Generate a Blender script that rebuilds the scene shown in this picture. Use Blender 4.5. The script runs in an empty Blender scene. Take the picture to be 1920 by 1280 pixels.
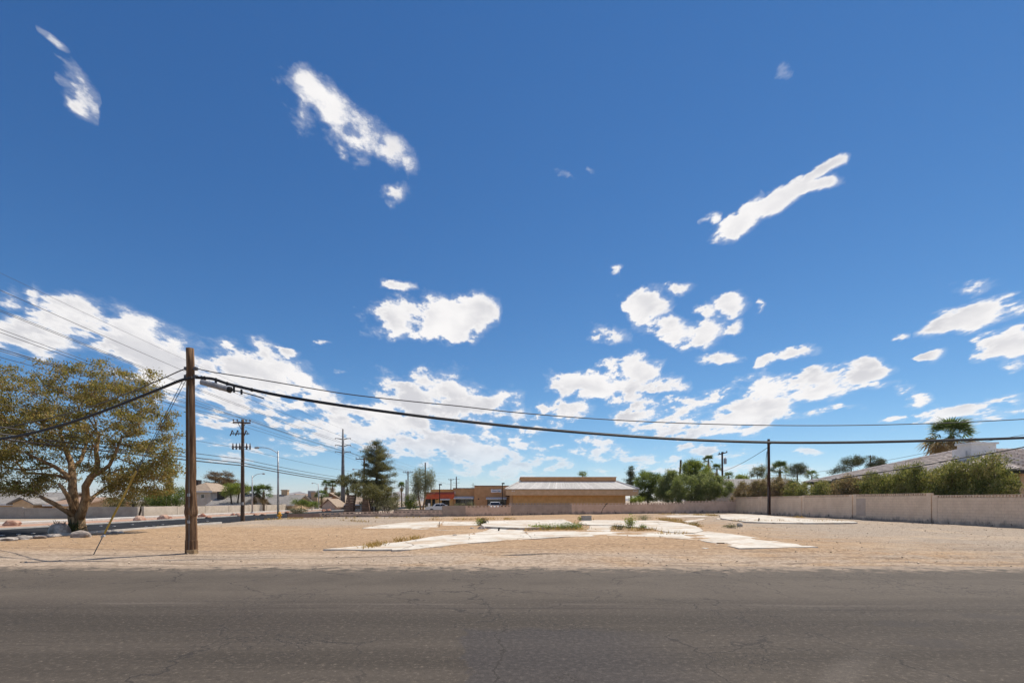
import bpy, bmesh, math, random
import numpy as np
from mathutils import Vector, Matrix

random.seed(7)
RNG = np.random.default_rng(11)
R = math.radians
scene = bpy.context.scene
COL = scene.collection

# ------------------------------------------------------------------ camera
# The place: X to the right, Y away from the street, Z up, metres.  A level camera at eye height
# looks straight across the street (+Y); an 18 mm lens on a 36 mm sensor, shifted upwards.
F, CX, HZ, H = 960.0, 960.0, 938.0, 1.65
cam = bpy.data.cameras.new('camera')
cam.sensor_width = 36.0
cam.lens = 18.0
cam.shift_y = 298.0 / 1920.0
cam.clip_start = 0.05
cam.clip_end = 30000.0
camo = bpy.data.objects.new('camera', cam)
camo.location = (0, 0, H)
camo.rotation_euler = (R(90), 0, 0)
COL.objects.link(camo)
scene.camera = camo

# ------------------------------------------------------------------ sun, exposure
SUN_AZ, SUN_EL = R(48.7), R(60.0)          # clockwise from +Y
sd = Vector((math.sin(SUN_AZ) * math.cos(SUN_EL), math.cos(SUN_AZ) * math.cos(SUN_EL), math.sin(SUN_EL)))
sun = bpy.data.lights.new('sun', 'SUN')
sun.energy = 4.3
sun.angle = R(0.53)
sun.color = (1.0, 0.93, 0.82)
suno = bpy.data.objects.new('sun', sun)
suno.rotation_euler = (-sd).to_track_quat('-Z', 'Y').to_euler()
suno.location = (30, 25, 60)
COL.objects.link(suno)
scene.view_settings.view_transform = 'Standard'
scene.view_settings.look = 'None'
scene.view_settings.gamma = 1.0
EXPO = 0.35
scene.view_settings.exposure = EXPO
scene.view_settings.use_curve_mapping = False
scene.render.film_transparent = False
scene.cycles.max_bounces = 8
scene.cycles.transparent_max_bounces = 8
scene.cycles.use_denoising = True


# ------------------------------------------------------------------ node helper
class NT:
    def __init__(s, tree):
        s.t = tree

    def n(s, kind, **kw):
        node = s.t.nodes.new(kind)
        ins = kw.pop('ins', {})
        for k, v in kw.items():
            setattr(node, k, v)
        for k, v in ins.items():
            s.set(node.inputs[k], v)
        return node

    def set(s, sock, v):
        if hasattr(v, 'is_output') or isinstance(v, bpy.types.NodeSocket):
            s.t.links.new(v, sock)
        else:
            if sock.type == 'RGBA' and len(v) == 3:
                v = (*v, 1.0)
            sock.default_value = v

    def math(s, op, a, b=0.0, c=0.0, clamp=False):
        n = s.n('ShaderNodeMath', operation=op, use_clamp=clamp)
        s.set(n.inputs[0], a)
        s.set(n.inputs[1], b)
        if op in ('MULTIPLY_ADD', 'SMOOTH_MAX', 'SMOOTH_MIN', 'COMPARE', 'WRAP'):
            s.set(n.inputs[2], c)
        return n.outputs[0]

    def vmath(s, op, a, b=(0, 0, 0), scale=None):
        n = s.n('ShaderNodeVectorMath', operation=op)
        s.set(n.inputs[0], a)
        if op not in ('LENGTH', 'NORMALIZE', 'SCALE'):
            s.set(n.inputs[1], b)
        if scale is not None:
            s.set(n.inputs['Scale'], scale)
        return n.outputs['Value'] if op in ('LENGTH', 'DOT_PRODUCT', 'DISTANCE') else n.outputs['Vector']

    def ss(s, x, a, b, lo=0.0, hi=1.0, kind='SMOOTHSTEP'):
        n = s.n('ShaderNodeMapRange', interpolation_type=kind)
        s.set(n.inputs['Value'], x)
        s.set(n.inputs['From Min'], a)
        s.set(n.inputs['From Max'], b)
        s.set(n.inputs['To Min'], lo)
        s.set(n.inputs['To Max'], hi)
        return n.outputs['Result']

    def mix(s, f, a, b, mode='MIX'):
        n = s.n('ShaderNodeMix', data_type='RGBA', blend_type=mode)
        s.set(n.inputs[0], f)
        s.set(n.inputs[6], a)
        s.set(n.inputs[7], b)
        return n.outputs[2]

    def noise(s, vec, scale, detail=4.0, rough=0.5, dist=0.0, lac=2.0, out='Fac'):
        n = s.n('ShaderNodeTexNoise', noise_dimensions='3D')
        if vec is not None:
            s.set(n.inputs['Vector'], vec)
        n.inputs['Scale'].default_value = scale
        n.inputs['Detail'].default_value = detail
        n.inputs['Roughness'].default_value = rough
        n.inputs['Lacunarity'].default_value = lac
        n.inputs['Distortion'].default_value = dist
        return n.outputs[out]

    def comb(s, x, y, z=0.0):
        n = s.n('ShaderNodeCombineXYZ')
        s.set(n.inputs[0], x)
        s.set(n.inputs[1], y)
        s.set(n.inputs[2], z)
        return n.outputs[0]

    def sep(s, v):
        n = s.n('ShaderNodeSeparateXYZ')
        s.set(n.inputs[0], v)
        return n.outputs


# ------------------------------------------------------------------ sky with fair-weather clouds
CK = 220.0


def cloud_rows():
    """Each cloud is an ellipse f = w (1 - q) in slopes.  Clouds that do not overlap sideways share one row: along u the row keeps
    the crest value (R), the crest height (G) and the sharpness across it (B)."""
    items = []
    for (px, py, rx, ry, ang, wt) in CLOUDS:
        wt *= 1.65 if py > 450 else 1.95
        cx, cy = (px - CX) / F, (HZ - py) / F
        rx, ry = 1.10 * rx / F, 1.24 * ry / F
        c, s = math.cos(R(ang)), math.sin(R(ang))
        al, be, ga = c * c / rx**2 + s * s / ry**2, c * s * (1 / rx**2 - 1 / ry**2), s * s / rx**2 + c * c / ry**2
        kk = al - be * be / ga
        half = math.sqrt((1 + 0.9 / wt) / kk)
        items.append((cx - half, cx + half, cx, cy, -be / ga, kk, math.sqrt(wt * ga), wt))
    items.sort(key=lambda i: i[0])
    rows = []
    for it in items:
        for r in rows:
            if r[-1][1] < it[0] - 0.004 and len(r) < 6:
                r.append(it)
                break
        else:
            rows.append([it])
    res = []
    for r in rows:
        st = []
        for (a, b, cx, cy, sl, kk, bb, wt) in r:
            for tt in (-1.0, -0.8, 0.0, 0.8, 1.0):
                uu = cx + tt * (b - a) / 2
                f = wt * (1 - kk * (uu - cx) ** 2)
                if abs(tt) == 1.0:
                    f = -3.0
                st.append((min(max(uu / 2.4 + 0.5, 0.0), 1.0), ((f + 3) / 6, (cy + sl * (uu - cx)) / 1.2, bb / CK)))
        res.append(st)
    return res


def build_world():
    w = bpy.data.worlds.new('World')
    scene.world = w
    w.use_nodes = True
    t = w.node_tree
    t.nodes.clear()
    k = NT(t)
    out = k.n('ShaderNodeOutputWorld')
    sky = k.n('ShaderNodeTexSky', sky_type='NISHITA')
    sky.sun_disc = False
    sky.sun_elevation = SUN_EL
    sky.sun_rotation = SUN_AZ
    sky.altitude = 600.0
    sky.air_density = 0.8
    sky.dust_density = 0.0
    sky.ozone_density = 6.0
    # a clearer, deeper desert blue than the standard atmosphere (the same everywhere in the sky)
    r_, g_, b_ = k.sep(k.vmath('SCALE', sky.outputs[0], scale=0.08))
    sc_ = 1.0 / (SKY_STR * 2.0 ** EXPO)
    skyc = k.comb(*[k.math('MULTIPLY', k.math('POWER', k.math('MAXIMUM', c, 1e-4), p), m * sc_) for c, (p, m) in zip((r_, g_, b_), SKY_POW)])
    bg = k.n('ShaderNodeBackground', ins={'Color': skyc, 'Strength': SKY_STR})
    d = k.n('ShaderNodeTexCoord').outputs['Generated']
    dx, dy, dz = k.sep(d)
    # direction -> slopes (x/y, z/y); only meaningful in front (+Y)
    front = k.ss(dy, 0.02, 0.12)
    ys = k.math('MAXIMUM', dy, 0.02)
    u = k.math('DIVIDE', dx, ys)
    v = k.math('DIVIDE', dz, ys)
    uv = k.comb(u, v, 0.0)
    # cloud-layer coordinates (whole sky)
    zz = k.math('ADD', k.math('ABSOLUTE', dz), 0.22)
    q = k.comb(k.math('DIVIDE', dx, zz), k.math('MULTIPLY', k.math('DIVIDE', dy, zz), 0.6), k.math('MULTIPLY', dz, 1.5))
    # ragged outlines: warp the positions by noise of two sizes
    w1 = k.n('ShaderNodeTexNoise', ins={'Vector': q, 'Scale': 4.0, 'Detail': 5.0, 'Roughness': 0.62}).outputs['Color']
    w1 = k.vmath('SUBTRACT', w1, (0.5, 0.5, 0.5))
    uvw = k.vmath('ADD', uv, k.vmath('MULTIPLY', w1, (0.15, 0.08, 0.0)))
    uw, vw, _ = k.sep(uvw)
    vminus = k.math('MULTIPLY', vw, -1.0)
    ramp_u = k.math('MULTIPLY_ADD', uw, 1.0 / 2.4, 0.5)
    field = None
    for row in cloud_rows():
        rn = k.n('ShaderNodeValToRGB')
        k.set(rn.inputs[0], ramp_u)
        cr = rn.color_ramp
        cr.interpolation = 'LINEAR'
        while len(cr.elements) > 1:
            cr.elements.remove(cr.elements[-1])
        for i, (pos, col) in enumerate(row):
            e = cr.elements[0] if i == 0 else cr.elements.new(pos)
            e.position = pos
            e.color = (*col, 1.0)
        sc = k.n('ShaderNodeSeparateColor', ins={0: rn.outputs[0]})
        dv = k.math('MULTIPLY', k.math('MULTIPLY_ADD', sc.outputs[1], 1.2, vminus), sc.outputs[2])
        f = k.math('MULTIPLY_ADD', k.math('MULTIPLY', dv, dv), -CK * CK, k.math('MULTIPLY_ADD', sc.outputs[0], 6.0, -3.0))
        field = f if field is None else k.math('MAXIMUM', field, f)
    field = k.math('MAXIMUM', field, -3.4)
    # beyond the view the same scattered cumulus goes on
    away = k.math('MAXIMUM', k.ss(k.math('ABSOLUTE', u), 1.02, 1.3), k.ss(v, 1.02, 1.3))
    away = k.math('MAXIMUM', away, k.math('SUBTRACT', 1.0, front))
    gen = k.math('MULTIPLY_ADD', k.noise(q, 1.1, 3.0, 0.55), 5.0, -2.6)
    mixf = k.n('ShaderNodeMix', data_type='FLOAT')
    k.set(mixf.inputs[0], away)
    k.set(mixf.inputs[2], field)
    k.set(mixf.inputs[3], gen)
    field = mixf.outputs[0]
    high = k.ss(dz, 0.42, 0.62)                 # the high clouds are torn and wispy, the low ones crisp cumulus
    fb = k.noise(q, 8.0, 11.0, 0.63, 0.0)
    fb2 = k.noise(q, 3.4, 6.0, 0.55, 0.1)
    amp = k.math('MULTIPLY_ADD', high, 4.5, 8.2)
    dens = k.math('ADD', field, k.math('ADD', k.math('MULTIPLY', k.math('SUBTRACT', fb, 0.515), amp), k.math('MULTIPLY_ADD', fb2, 2.4, -1.2)))
    alpha = k.ss(dens, 0.0, k.math('MULTIPLY_ADD', high, 0.9, 0.9))
    # thin veils around the clouds
    veil = k.ss(dens, -0.7, 1.1, 0.0, 0.30)
    alpha = k.math('MAXIMUM', alpha, veil)
    up = k.ss(dz, -0.02, 0.16, 0.25, 1.0)
    alpha = k.math('MULTIPLY', alpha, up)
    # self-shading: thick middles and undersides a little greyer than the sunlit rims
    sh = k.noise(k.vmath('ADD', q, (0.03, 0.06, 0.0)), 4.0, 4.0, 0.5, 0.2)
    thick = k.math('MULTIPLY', k.ss(dens, 0.3, 2.0), k.ss(sh, 0.33, 0.62))
    ccol = k.mix(thick, CLOUD_LIT, CLOUD_SHADE)
    cbg = k.n('ShaderNodeBackground', ins={'Color': ccol, 'Strength': 1.0})
    ms = k.n('ShaderNodeMixShader', ins={0: alpha, 1: bg.outputs[0], 2: cbg.outputs[0]})
    t.links.new(ms.outputs[0], out.inputs['Surface'])
    w.cycles.sampling_method = 'MANUAL'
    w.cycles.sample_map_resolution = 512


SKY_STR, SKY_POW = 0.10, ((1.46, 2.35), (1.13, 1.60), (0.88, 1.30))
CLOUD_LIT, CLOUD_SHADE = (0.77, 0.755, 0.75), (0.53, 0.528, 0.555)
# px, py, rx, ry, tilt, weight: the clouds over the lot (pixel of the photograph -> direction in the sky)
CLOUDS = [
    # high streaky ones
    (146, 168, 62, 26, -62, 1.0), (108, 75, 34, 7, -35, 0.7), (125, 125, 30, 6, -50, 0.5),
    (560, 165, 62, 30, -20, 1.0), (545, 218, 46, 26, -60, 0.85), (605, 205, 75, 36, -52, 1.1), (660, 250, 75, 40, -45, 1.1),
    (715, 290, 62, 36, -35, 1.1), (745, 312, 36, 28, -60, 1.0), (735, 358, 40, 26, -25, 1.0),
    (1530, 340, 72, 11, 26, 0.8), (1515, 362, 70, 12, 12, 0.85), (1450, 388, 85, 20, 24, 1.1), (1400, 395, 44, 8, 40, 0.6), (1375, 428, 60, 18, 28, 1.0), (1325, 411, 24, 13, 0, 0.9),
    (1060, 342, 32, 10, -45, 0.6), (1105, 328, 16, 9, -20, 0.6), (1460, 118, 30, 12, -30, 0.45), (1155, 498, 12, 7, 0, 0.6),
    # middle band
    (745, 600, 75, 34, 5, 1.2), (810, 590, 90, 36, 0, 1.3), (880, 595, 55, 42, 0, 1.2), (835, 630, 60, 16, 0, 0.9), (760, 531, 34, 8, 0, 0.6),
    (1140, 625, 36, 20, -20, 0.95), (1215, 575, 50, 26, 25, 0.9), (1265, 545, 34, 12, 10, 0.9), (1255, 613, 80, 24, -8, 1.15), (1320, 620, 50, 30, 20, 1.1),
    (1370, 572, 38, 22, 15, 1.0), (1320, 580, 30, 14, 10, 0.9), (1382, 610, 24, 13, 20, 0.9), (1428, 570, 15, 12, 20, 0.9),
    (1815, 540, 62, 17, 14, 1.0), (1820, 598, 92, 24, 14, 1.1), (1880, 578, 50, 10, 20, 0.7), (1895, 645, 70, 34, 8, 1.15),
    (1700, 634, 18, 8, 0, 0.8), (1745, 670, 22, 9, 15, 0.8), (545, 658, 24, 8, -10, 0.9), (604, 648, 16, 4, 0, 0.6), (645, 690, 14, 5, 0, 0.5),
    (1350, 672, 46, 10, 0, 0.8), (1505, 668, 70, 10, 12, 0.75),
    # the big bank to the left
    (30, 555, 34, 16, -10, 0.7), (78, 555, 20, 24, -70, 0.6), (170, 590, 110, 40, -14, 1.2), (80, 630, 110, 36, -6, 1.15), (230, 625, 120, 50, -26, 1.3),
    (310, 680, 110, 48, -20, 1.3), (430, 705, 130, 44, -8, 1.2), (500, 690, 90, 40, -18, 1.25), (560, 725, 70, 34, -25, 1.1), (420, 745, 120, 24, -4, 1.0),
    (420, 790, 60, 12, -6, 0.6), (410, 830, 50, 9, -5, 0.5),
    # the broad bank low in the middle
    (790, 740, 105, 46, 0, 1.15), (850, 760, 130, 36, -8, 1.15), (720, 790, 170, 40, 4, 1.15), (640, 800, 120, 30, 5, 1.0), (800, 820, 170, 34, 0, 1.1),
    (880, 850, 200, 26, -6, 0.95), (960, 880, 170, 16, 0, 0.7), (590, 828, 80, 20, 0, 0.75), (965, 828, 46, 11, 4, 0.8),
    # right of the middle
    (1095, 718, 80, 24, 0, 1.15), (1180, 702, 66, 32, 8, 1.2), (1060, 765, 55, 18, 0, 0.95), (1160, 750, 50, 20, 10, 0.95), (1240, 722, 50, 16, 5, 0.85),
    (1200, 772, 50, 18, 12, 0.9), (1290, 762, 50, 16, 0, 0.9), (1420, 745, 100, 32, 10, 1.2), (1530, 725, 100, 26, 12, 1.2), (1625, 698, 60, 18, 4, 1.1),
    (1640, 722, 55, 8, 4, 0.8), (1380, 780, 140, 20, 2, 0.95), (1300, 805, 110, 14, 0, 0.9), (1570, 767, 40, 7, 0, 0.7), (1120, 840, 70, 18, 0, 0.8),
    (1330, 850, 90, 14, 0, 0.75), (1270, 870, 80, 10, 0, 0.6), (1400, 882, 120, 9, 0, 0.5), (1520, 847, 34, 8, 0, 0.65), (1650, 790, 34, 7, 4, 0.7),
    (1712, 751, 36, 12, 14, 0.85), (1703, 727, 22, 8, 15, 0.7), (1860, 765, 110, 15, 10, 1.05), (1900, 745, 40, 14, 4, 0.9), (1800, 785, 80, 10, 4, 0.7),
    (460, 850, 70, 10, 0, 0.45), (1000, 800, 40, 8, 0, 0.6),
]
build_world()


def A(px, py, Y):
    """the point at depth Y seen through a pixel of the photograph"""
    return Vector(((px - CX) / F * Y, Y, H + (HZ - py) / F * Y))


def G(px, py, z=0.0):
    """the point of the level ground (height z) seen through a pixel of the photograph"""
    Y = (H - z) * F / (py - HZ)
    return Vector(((px - CX) / F * Y, Y, z))


# ================================================================== helpers
def vnoise(x, y, scale, seed):
    g = np.random.default_rng(seed).random((64, 64))
    x = np.asarray(x, float) / scale
    y = np.asarray(y, float) / scale
    xi, yi = np.floor(x).astype(int), np.floor(y).astype(int)
    fx, fy = x - xi, y - yi
    fx, fy = fx * fx * (3 - 2 * fx), fy * fy * (3 - 2 * fy)
    a, b = g[xi % 64, yi % 64], g[(xi + 1) % 64, yi % 64]
    c, d = g[xi % 64, (yi + 1) % 64], g[(xi + 1) % 64, (yi + 1) % 64]
    return (a * (1 - fx) + b * fx) * (1 - fy) + (c * (1 - fx) + d * fx) * fy - 0.5


def sstep(x, a, b):
    t = np.clip((np.asarray(x, float) - a) / (b - a), 0, 1)
    return t * t * (3 - 2 * t)


def wloc(o):
    v = Vector((0, 0, 0))
    while o is not None:
        v = v + o.location
        o = o.parent
    return v


def link(name, me, mat=None, parent=None):
    o = bpy.data.objects.new(name, me)
    COL.objects.link(o)
    if parent is not None:
        o.parent = parent
    if mat is not None and me is not None and not me.materials:
        me.materials.append(mat)
    return o


def raw_mesh(name, verts, faces, smooth=False):
    me = bpy.data.meshes.new(name)
    me.from_pydata([tuple(v) for v in verts], [], [tuple(f) for f in faces])
    if smooth:
        me.polygons.foreach_set('use_smooth', [True] * len(me.polygons))
    me.update()
    return me


def fast_mesh(name, V, Fq, smooth=False):
    """V (n,3), Fq (m,k) arrays of one face size"""
    V = np.asarray(V, np.float32)
    Fq = np.asarray(Fq, np.int32)
    me = bpy.data.meshes.new(name)
    m, kk = Fq.shape
    me.vertices.add(len(V))
    me.vertices.foreach_set('co', V.ravel())
    me.loops.add(m * kk)
    me.loops.foreach_set('vertex_index', Fq.ravel())
    me.polygons.add(m)
    me.polygons.foreach_set('loop_start', np.arange(0, m * kk, kk, dtype=np.int32))
    if smooth:
        me.polygons.foreach_set('use_smooth', np.ones(m, bool))
    me.update(calc_edges=True)
    me.validate()
    return me


class MB:
    """collects simple shapes (world coordinates) into ONE mesh object"""

    def __init__(s):
        s.v, s.f = [], []

    def add(s, verts, faces):
        n = len(s.v)
        s.v += [Vector(v) for v in verts]
        s.f += [tuple(i + n for i in f) for f in faces]
        return s

    def box(s, x0, x1, y0, y1, z0, z1):
        return s.add([(x0, y0, z0), (x1, y0, z0), (x1, y1, z0), (x0, y1, z0), (x0, y0, z1), (x1, y0, z1), (x1, y1, z1), (x0, y1, z1)],
                     [(3, 2, 1, 0), (4, 5, 6, 7), (0, 1, 5, 4), (1, 2, 6, 5), (2, 3, 7, 6), (3, 0, 4, 7)])

    def obox(s, c, ax, ay, az, hx, hy, hz):
        """box with its own axes"""
        c, ax, ay, az = Vector(c), Vector(ax).normalized() * hx, Vector(ay).normalized() * hy, Vector(az).normalized() * hz
        P = [c + i * ax + j * ay + kk * az for kk in (-1, 1) for (i, j) in ((-1, -1), (1, -1), (1, 1), (-1, 1))]
        return s.add(P, [(3, 2, 1, 0), (4, 5, 6, 7), (0, 1, 5, 4), (1, 2, 6, 5), (2, 3, 7, 6), (3, 0, 4, 7)])

    def beam(s, a, b, w, h, up=(0, 0, 1)):
        a, b = Vector(a), Vector(b)
        d = b - a
        side = d.cross(Vector(up))
        if side.length < 1e-6:
            side = Vector((1, 0, 0))
        u2 = side.cross(d)
        return s.obox((a + b) / 2, d, side, u2, d.length / 2, w / 2, h / 2)

    def prism(s, poly, z0, z1):
        """polygon (x,y) extruded"""
        n = len(poly)
        a = sum(poly[i][0] * poly[(i + 1) % n][1] - poly[(i + 1) % n][0] * poly[i][1] for i in range(n))
        if a < 0:
            poly = poly[::-1]
        V = [(p[0], p[1], z0) for p in poly] + [(p[0], p[1], z1) for p in poly]
        Fs = [tuple(range(n - 1, -1, -1)), tuple(range(n, 2 * n))] + [(i, (i + 1) % n, n + (i + 1) % n, n + i) for i in range(n)]
        return s.add(V, Fs)

    def tube(s, pts, radii, n=8, caps=True):
        pts = [Vector(p) for p in pts]
        if not hasattr(radii, '__len__'):
            radii = [radii] * len(pts)
        V, Fs = [], []
        up0 = Vector((0.31, 0.2, 0.93))
        prev = None
        for i, p in enumerate(pts):
            d = (pts[min(i + 1, len(pts) - 1)] - pts[max(i - 1, 0)])
            d = d.normalized() if d.length > 1e-9 else Vector((0, 0, 1))
            a = prev - d * prev.dot(d) if prev is not None else d.cross(up0)
            if a.length < 1e-5:
                a = d.cross(Vector((1, 0, 0.1)))
            a.normalize()
            prev = a
            b = d.cross(a)
            for j in range(n):
                t = 2 * math.pi * j / n
                V.append(p + (a * math.cos(t) + b * math.sin(t)) * radii[i])
        for i in range(len(pts) - 1):
            for j in range(n):
                k2 = (j + 1) % n
                Fs.append((i * n + j, i * n + k2, (i + 1) * n + k2, (i + 1) * n + j))
        if caps:
            Fs.append(tuple(range(n - 1, -1, -1)))
            Fs.append(tuple((len(pts) - 1) * n + j for j in range(n)))
        return s.add(V, Fs)

    def lathe(s, c, prof, n=12):
        """profile [(r,z)] about the vertical through c"""
        c = Vector(c)
        V = [c + Vector((r * math.cos(2 * math.pi * j / n), r * math.sin(2 * math.pi * j / n), z)) for (r, z) in prof for j in range(n)]
        Fs = []
        for i in range(len(prof) - 1):
            for j in range(n):
                k2 = (j + 1) % n
                Fs.append((i * n + j, i * n + k2, (i + 1) * n + k2, (i + 1) * n + j))
        Fs += [tuple(range(n - 1, -1, -1)), tuple((len(prof) - 1) * n + j for j in range(n))]
        return s.add(V, Fs)

    def build(s, name, mat, parent=None, smooth=False):
        off = wloc(parent) if parent is not None else Vector((0, 0, 0))
        me = raw_mesh(name, [v - off for v in s.v], s.f, smooth)
        return link(name, me, mat, parent)


def tag(o, label=None, cat=None, group=None, kind=None):
    if label:
        o['label'] = label
    if cat:
        o['category'] = cat
    if group:
        o['group'] = group
    if kind:
        o['kind'] = kind
    return o


def thing(name, label, cat, loc=(0, 0, 0), group=None):
    o = bpy.data.objects.new(name, None)
    o.empty_display_size = 0.2
    COL.objects.link(o)
    o.location = loc
    return tag(o, label, cat, group)


def one(name, mb, mat, label, cat, group=None, smooth=False, origin=None):
    """a thing that is one mesh"""
    if origin is not None:
        origin = Vector(origin)
        mb.v = [v - origin for v in mb.v]
    o = mb.build(name, mat, None, smooth)
    if origin is not None:
        o.location = origin
    return tag(o, label, cat, group)


def struct(name, mb, mat, parent=None, smooth=False):
    o = mb.build(name, mat, parent, smooth)
    if parent is None:
        o['kind'] = 'structure'
    return o


# ================================================================== materials
def new_mat(name):
    m = bpy.data.materials.new(name)
    m.use_nodes = True
    t = m.node_tree
    t.nodes.clear()
    k = NT(t)
    out = k.n('ShaderNodeOutputMaterial')
    bs = k.n('ShaderNodeBsdfPrincipled')
    t.links.new(bs.outputs[0], out.inputs[0])
    return m, k, bs, out


def pos(k):
    return k.n('ShaderNodeNewGeometry').outputs['Position']


def surf(name, c1, c2=None, scale=3.0, rough=0.8, bump=0.0, bscale=None, spec=0.3, metal=0.0, detail=5.0, stretch=None, c3=None, s3=0.6, lo=0.35, hi=0.65, island=0.0):
    """general weathered surface: two colours by noise, a third in broad patches, fine relief"""
    m, k, bs, out = new_mat(name)
    p = pos(k)
    if stretch:
        p = k.vmath('MULTIPLY', p, stretch)
    col = c1
    if c2 is not None:
        col = k.mix(k.ss(k.noise(p, scale, detail, 0.6), lo, hi), c1, c2)
    if c3 is not None:
        col = k.mix(k.ss(k.noise(p, s3, 3.0, 0.55), 0.42, 0.68), col, c3)
    if island:
        rnd = k.n('ShaderNodeNewGeometry').outputs['Random Per Island']
        hs = k.n('ShaderNodeHueSaturation', ins={'Value': k.ss(rnd, 0, 1, 1 - island, 1 + island, 'LINEAR')})
        k.set(hs.inputs['Color'], col)
        col = hs.outputs[0]
    k.set(bs.inputs['Base Color'], col)
    bs.inputs['Roughness'].default_value = rough
    bs.inputs['Specular IOR Level'].default_value = spec
    bs.inputs['Metallic'].default_value = metal
    if bump:
        b = k.n('ShaderNodeBump', ins={'Strength': bump, 'Distance': 0.05, 'Height': k.noise(p, bscale or scale * 4, 6.0, 0.65)})
        k.set(bs.inputs['Normal'], b.outputs[0])
    return m


def leafmat(name, cols, trans=0.35, rough=0.55, patch=0.9):
    """leaves: each leaf (island) its own tone between the given colours, broad clumps differ too"""
    m, k, bs, out = new_mat(name)
    rnd = k.n('ShaderNodeNewGeometry').outputs['Random Per Island']
    nz = k.noise(pos(k), patch, 3.0, 0.5)
    f = k.math('ADD', k.math('MULTIPLY', rnd, 0.62), k.math('MULTIPLY_ADD', nz, 1.3, -0.45), clamp=True)
    cr = k.n('ShaderNodeValToRGB')
    k.set(cr.inputs[0], f)
    els = cr.color_ramp.elements
    n = len(cols)
    els[0].position, els[0].color = 0.0, (*cols[0], 1)
    els[1].position, els[1].color = 1.0, (*cols[-1], 1)
    for i in range(1, n - 1):
        e = els.new(i / (n - 1))
        e.color = (*cols[i], 1)
    col = cr.outputs[0]
    k.set(bs.inputs['Base Color'], col)
    bs.inputs['Roughness'].default_value = rough
    bs.inputs['Specular IOR Level'].default_value = 0.35
    tr = k.n('ShaderNodeBsdfTranslucent')
    k.set(tr.inputs[0], k.mix(0.5, col, k.mix(1.0, col, (1.6, 1.5, 0.7), 'MULTIPLY')))
    mx = k.n('ShaderNodeMixShader', ins={0: trans, 1: bs.outputs[0], 2: tr.outputs[0]})
    k.t.links.new(mx.outputs[0], out.inputs[0])
    return m


# concrete left from the demolished house: curved drive, walks and floor slabs, traced on the ground
DRIVE = [
    ('drive', 0.0541, [(606, 1028.6), (640, 1026), (688, 1021.5), (720, 1017.5), (745, 1016), (762, 1014), (785, 1010), (806, 1006), (830, 1003), (868, 1000), (880, 999.3), (878, 1017.6), (840, 1021.5), (800, 1026), (772, 1029.3), (735, 1030.3), (735, 1029), (680, 1029.6)]),
    ('drive', 0.0571, [(881, 999.2), (905, 996.3), (922, 990.6), (974, 990.3), (984, 996), (996, 1009.4), (940, 1013), (879, 1017.5)]),
    ('drive', 0.0621, [(985.5, 996), (1060, 995.4), (1098, 995), (1146, 996), (1178, 997), (1176, 1004.3), (1100, 1004.8), (1050, 1006.2), (997.5, 1009.3)]),
    ('drive', 0.0641, [(1179, 997), (1252, 997.3), (1300, 999.5), (1312, 1012.4), (1284, 1009.8), (1240, 1006.6), (1177.5, 1004.3)]),
    ('drive', 0.068, [(1302, 999.3), (1322, 995), (1352, 998), (1399, 1004.3), (1467, 1015.5), (1534, 1024.5), (1450, 1026.2), (1386, 1027), (1350, 1019), (1314, 1012.6)]),
    ('apron', 0.046, [(679, 989.6), (705, 985), (742, 980.5), (779, 977.0), (830, 976.8), (826, 984.6), (818, 988.8), (860, 991.4), (899, 996.0), (850, 994.4), (792, 991.6), (740, 990.4)]),
    ('apron', 0.05, [(831.5, 976.8), (905, 976.9), (897, 984.0), (828, 984.4)]),
    ('floor_slab', 0.17, [(914, 975.4), (968, 974.8), (1058, 973.2), (1080, 982.5), (1090, 986), (976, 989.0), (906, 986.0), (902, 983)]),
    ('walk', 0.06, [(1108, 984.2), (1150, 983.0), (1143, 995.4), (1100, 994.4)]),
    ('floor_slab', 0.10, [(1092, 974.0), (1194, 975.2), (1236, 974.8), (1275, 979.5), (1306, 986), (1319, 994.0), (1300, 998.4), (1253, 996.5), (1205, 988.2), (1152, 984), (1109, 983.6), (1083, 981)]),
    ('floor_slab', 0.12, [(1349, 964.4), (1377, 963.4), (1430, 964.8), (1474, 969.6), (1540, 974), (1600, 976.8), (1608, 978.8), (1540, 979.6), (1455, 979.4), (1400, 977.2), (1370, 973.8), (1351, 970.6)]),
    ('broken_slab', 0.06, [(1238, 966.6), (1290, 965), (1330, 965.6), (1320, 968), (1262, 969.4)]),
    ('broken_slab', 0.06, [(1280, 976.6), (1318, 971.6), (1322, 973), (1292, 978.6)]),
    ('broken_slab', 0.05, [(1345, 970.5), (1352, 971), (1350, 973), (1343, 972.6)]),
    ('broken_slab', 0.04, [(1315, 1026.2), (1327, 1024.6), (1334, 1026.0), (1322, 1027.8)]),
]


SEGS = np.array([(G(*p[i], h).x, G(*p[i], h).y, G(*p[(i + 1) % len(p)], h).x, G(*p[(i + 1) % len(p)], h).y) for _, h, p in DRIVE for i in range(len(p))])


def slab_dist(x, y):
    """distance to the nearest slab edge"""
    shp = x.shape
    x, y = x.ravel(), y.ravel()
    best = np.full(x.shape, 9.0)
    for x0, y0, x1, y1 in SEGS:
        dx, dy = x1 - x0, y1 - y0
        t = np.clip(((x - x0) * dx + (y - y0) * dy) / (dx * dx + dy * dy + 1e-9), 0, 1)
        best = np.minimum(best, np.hypot(x - x0 - t * dx, y - y0 - t * dy))
    return best.reshape(shp)


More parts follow.
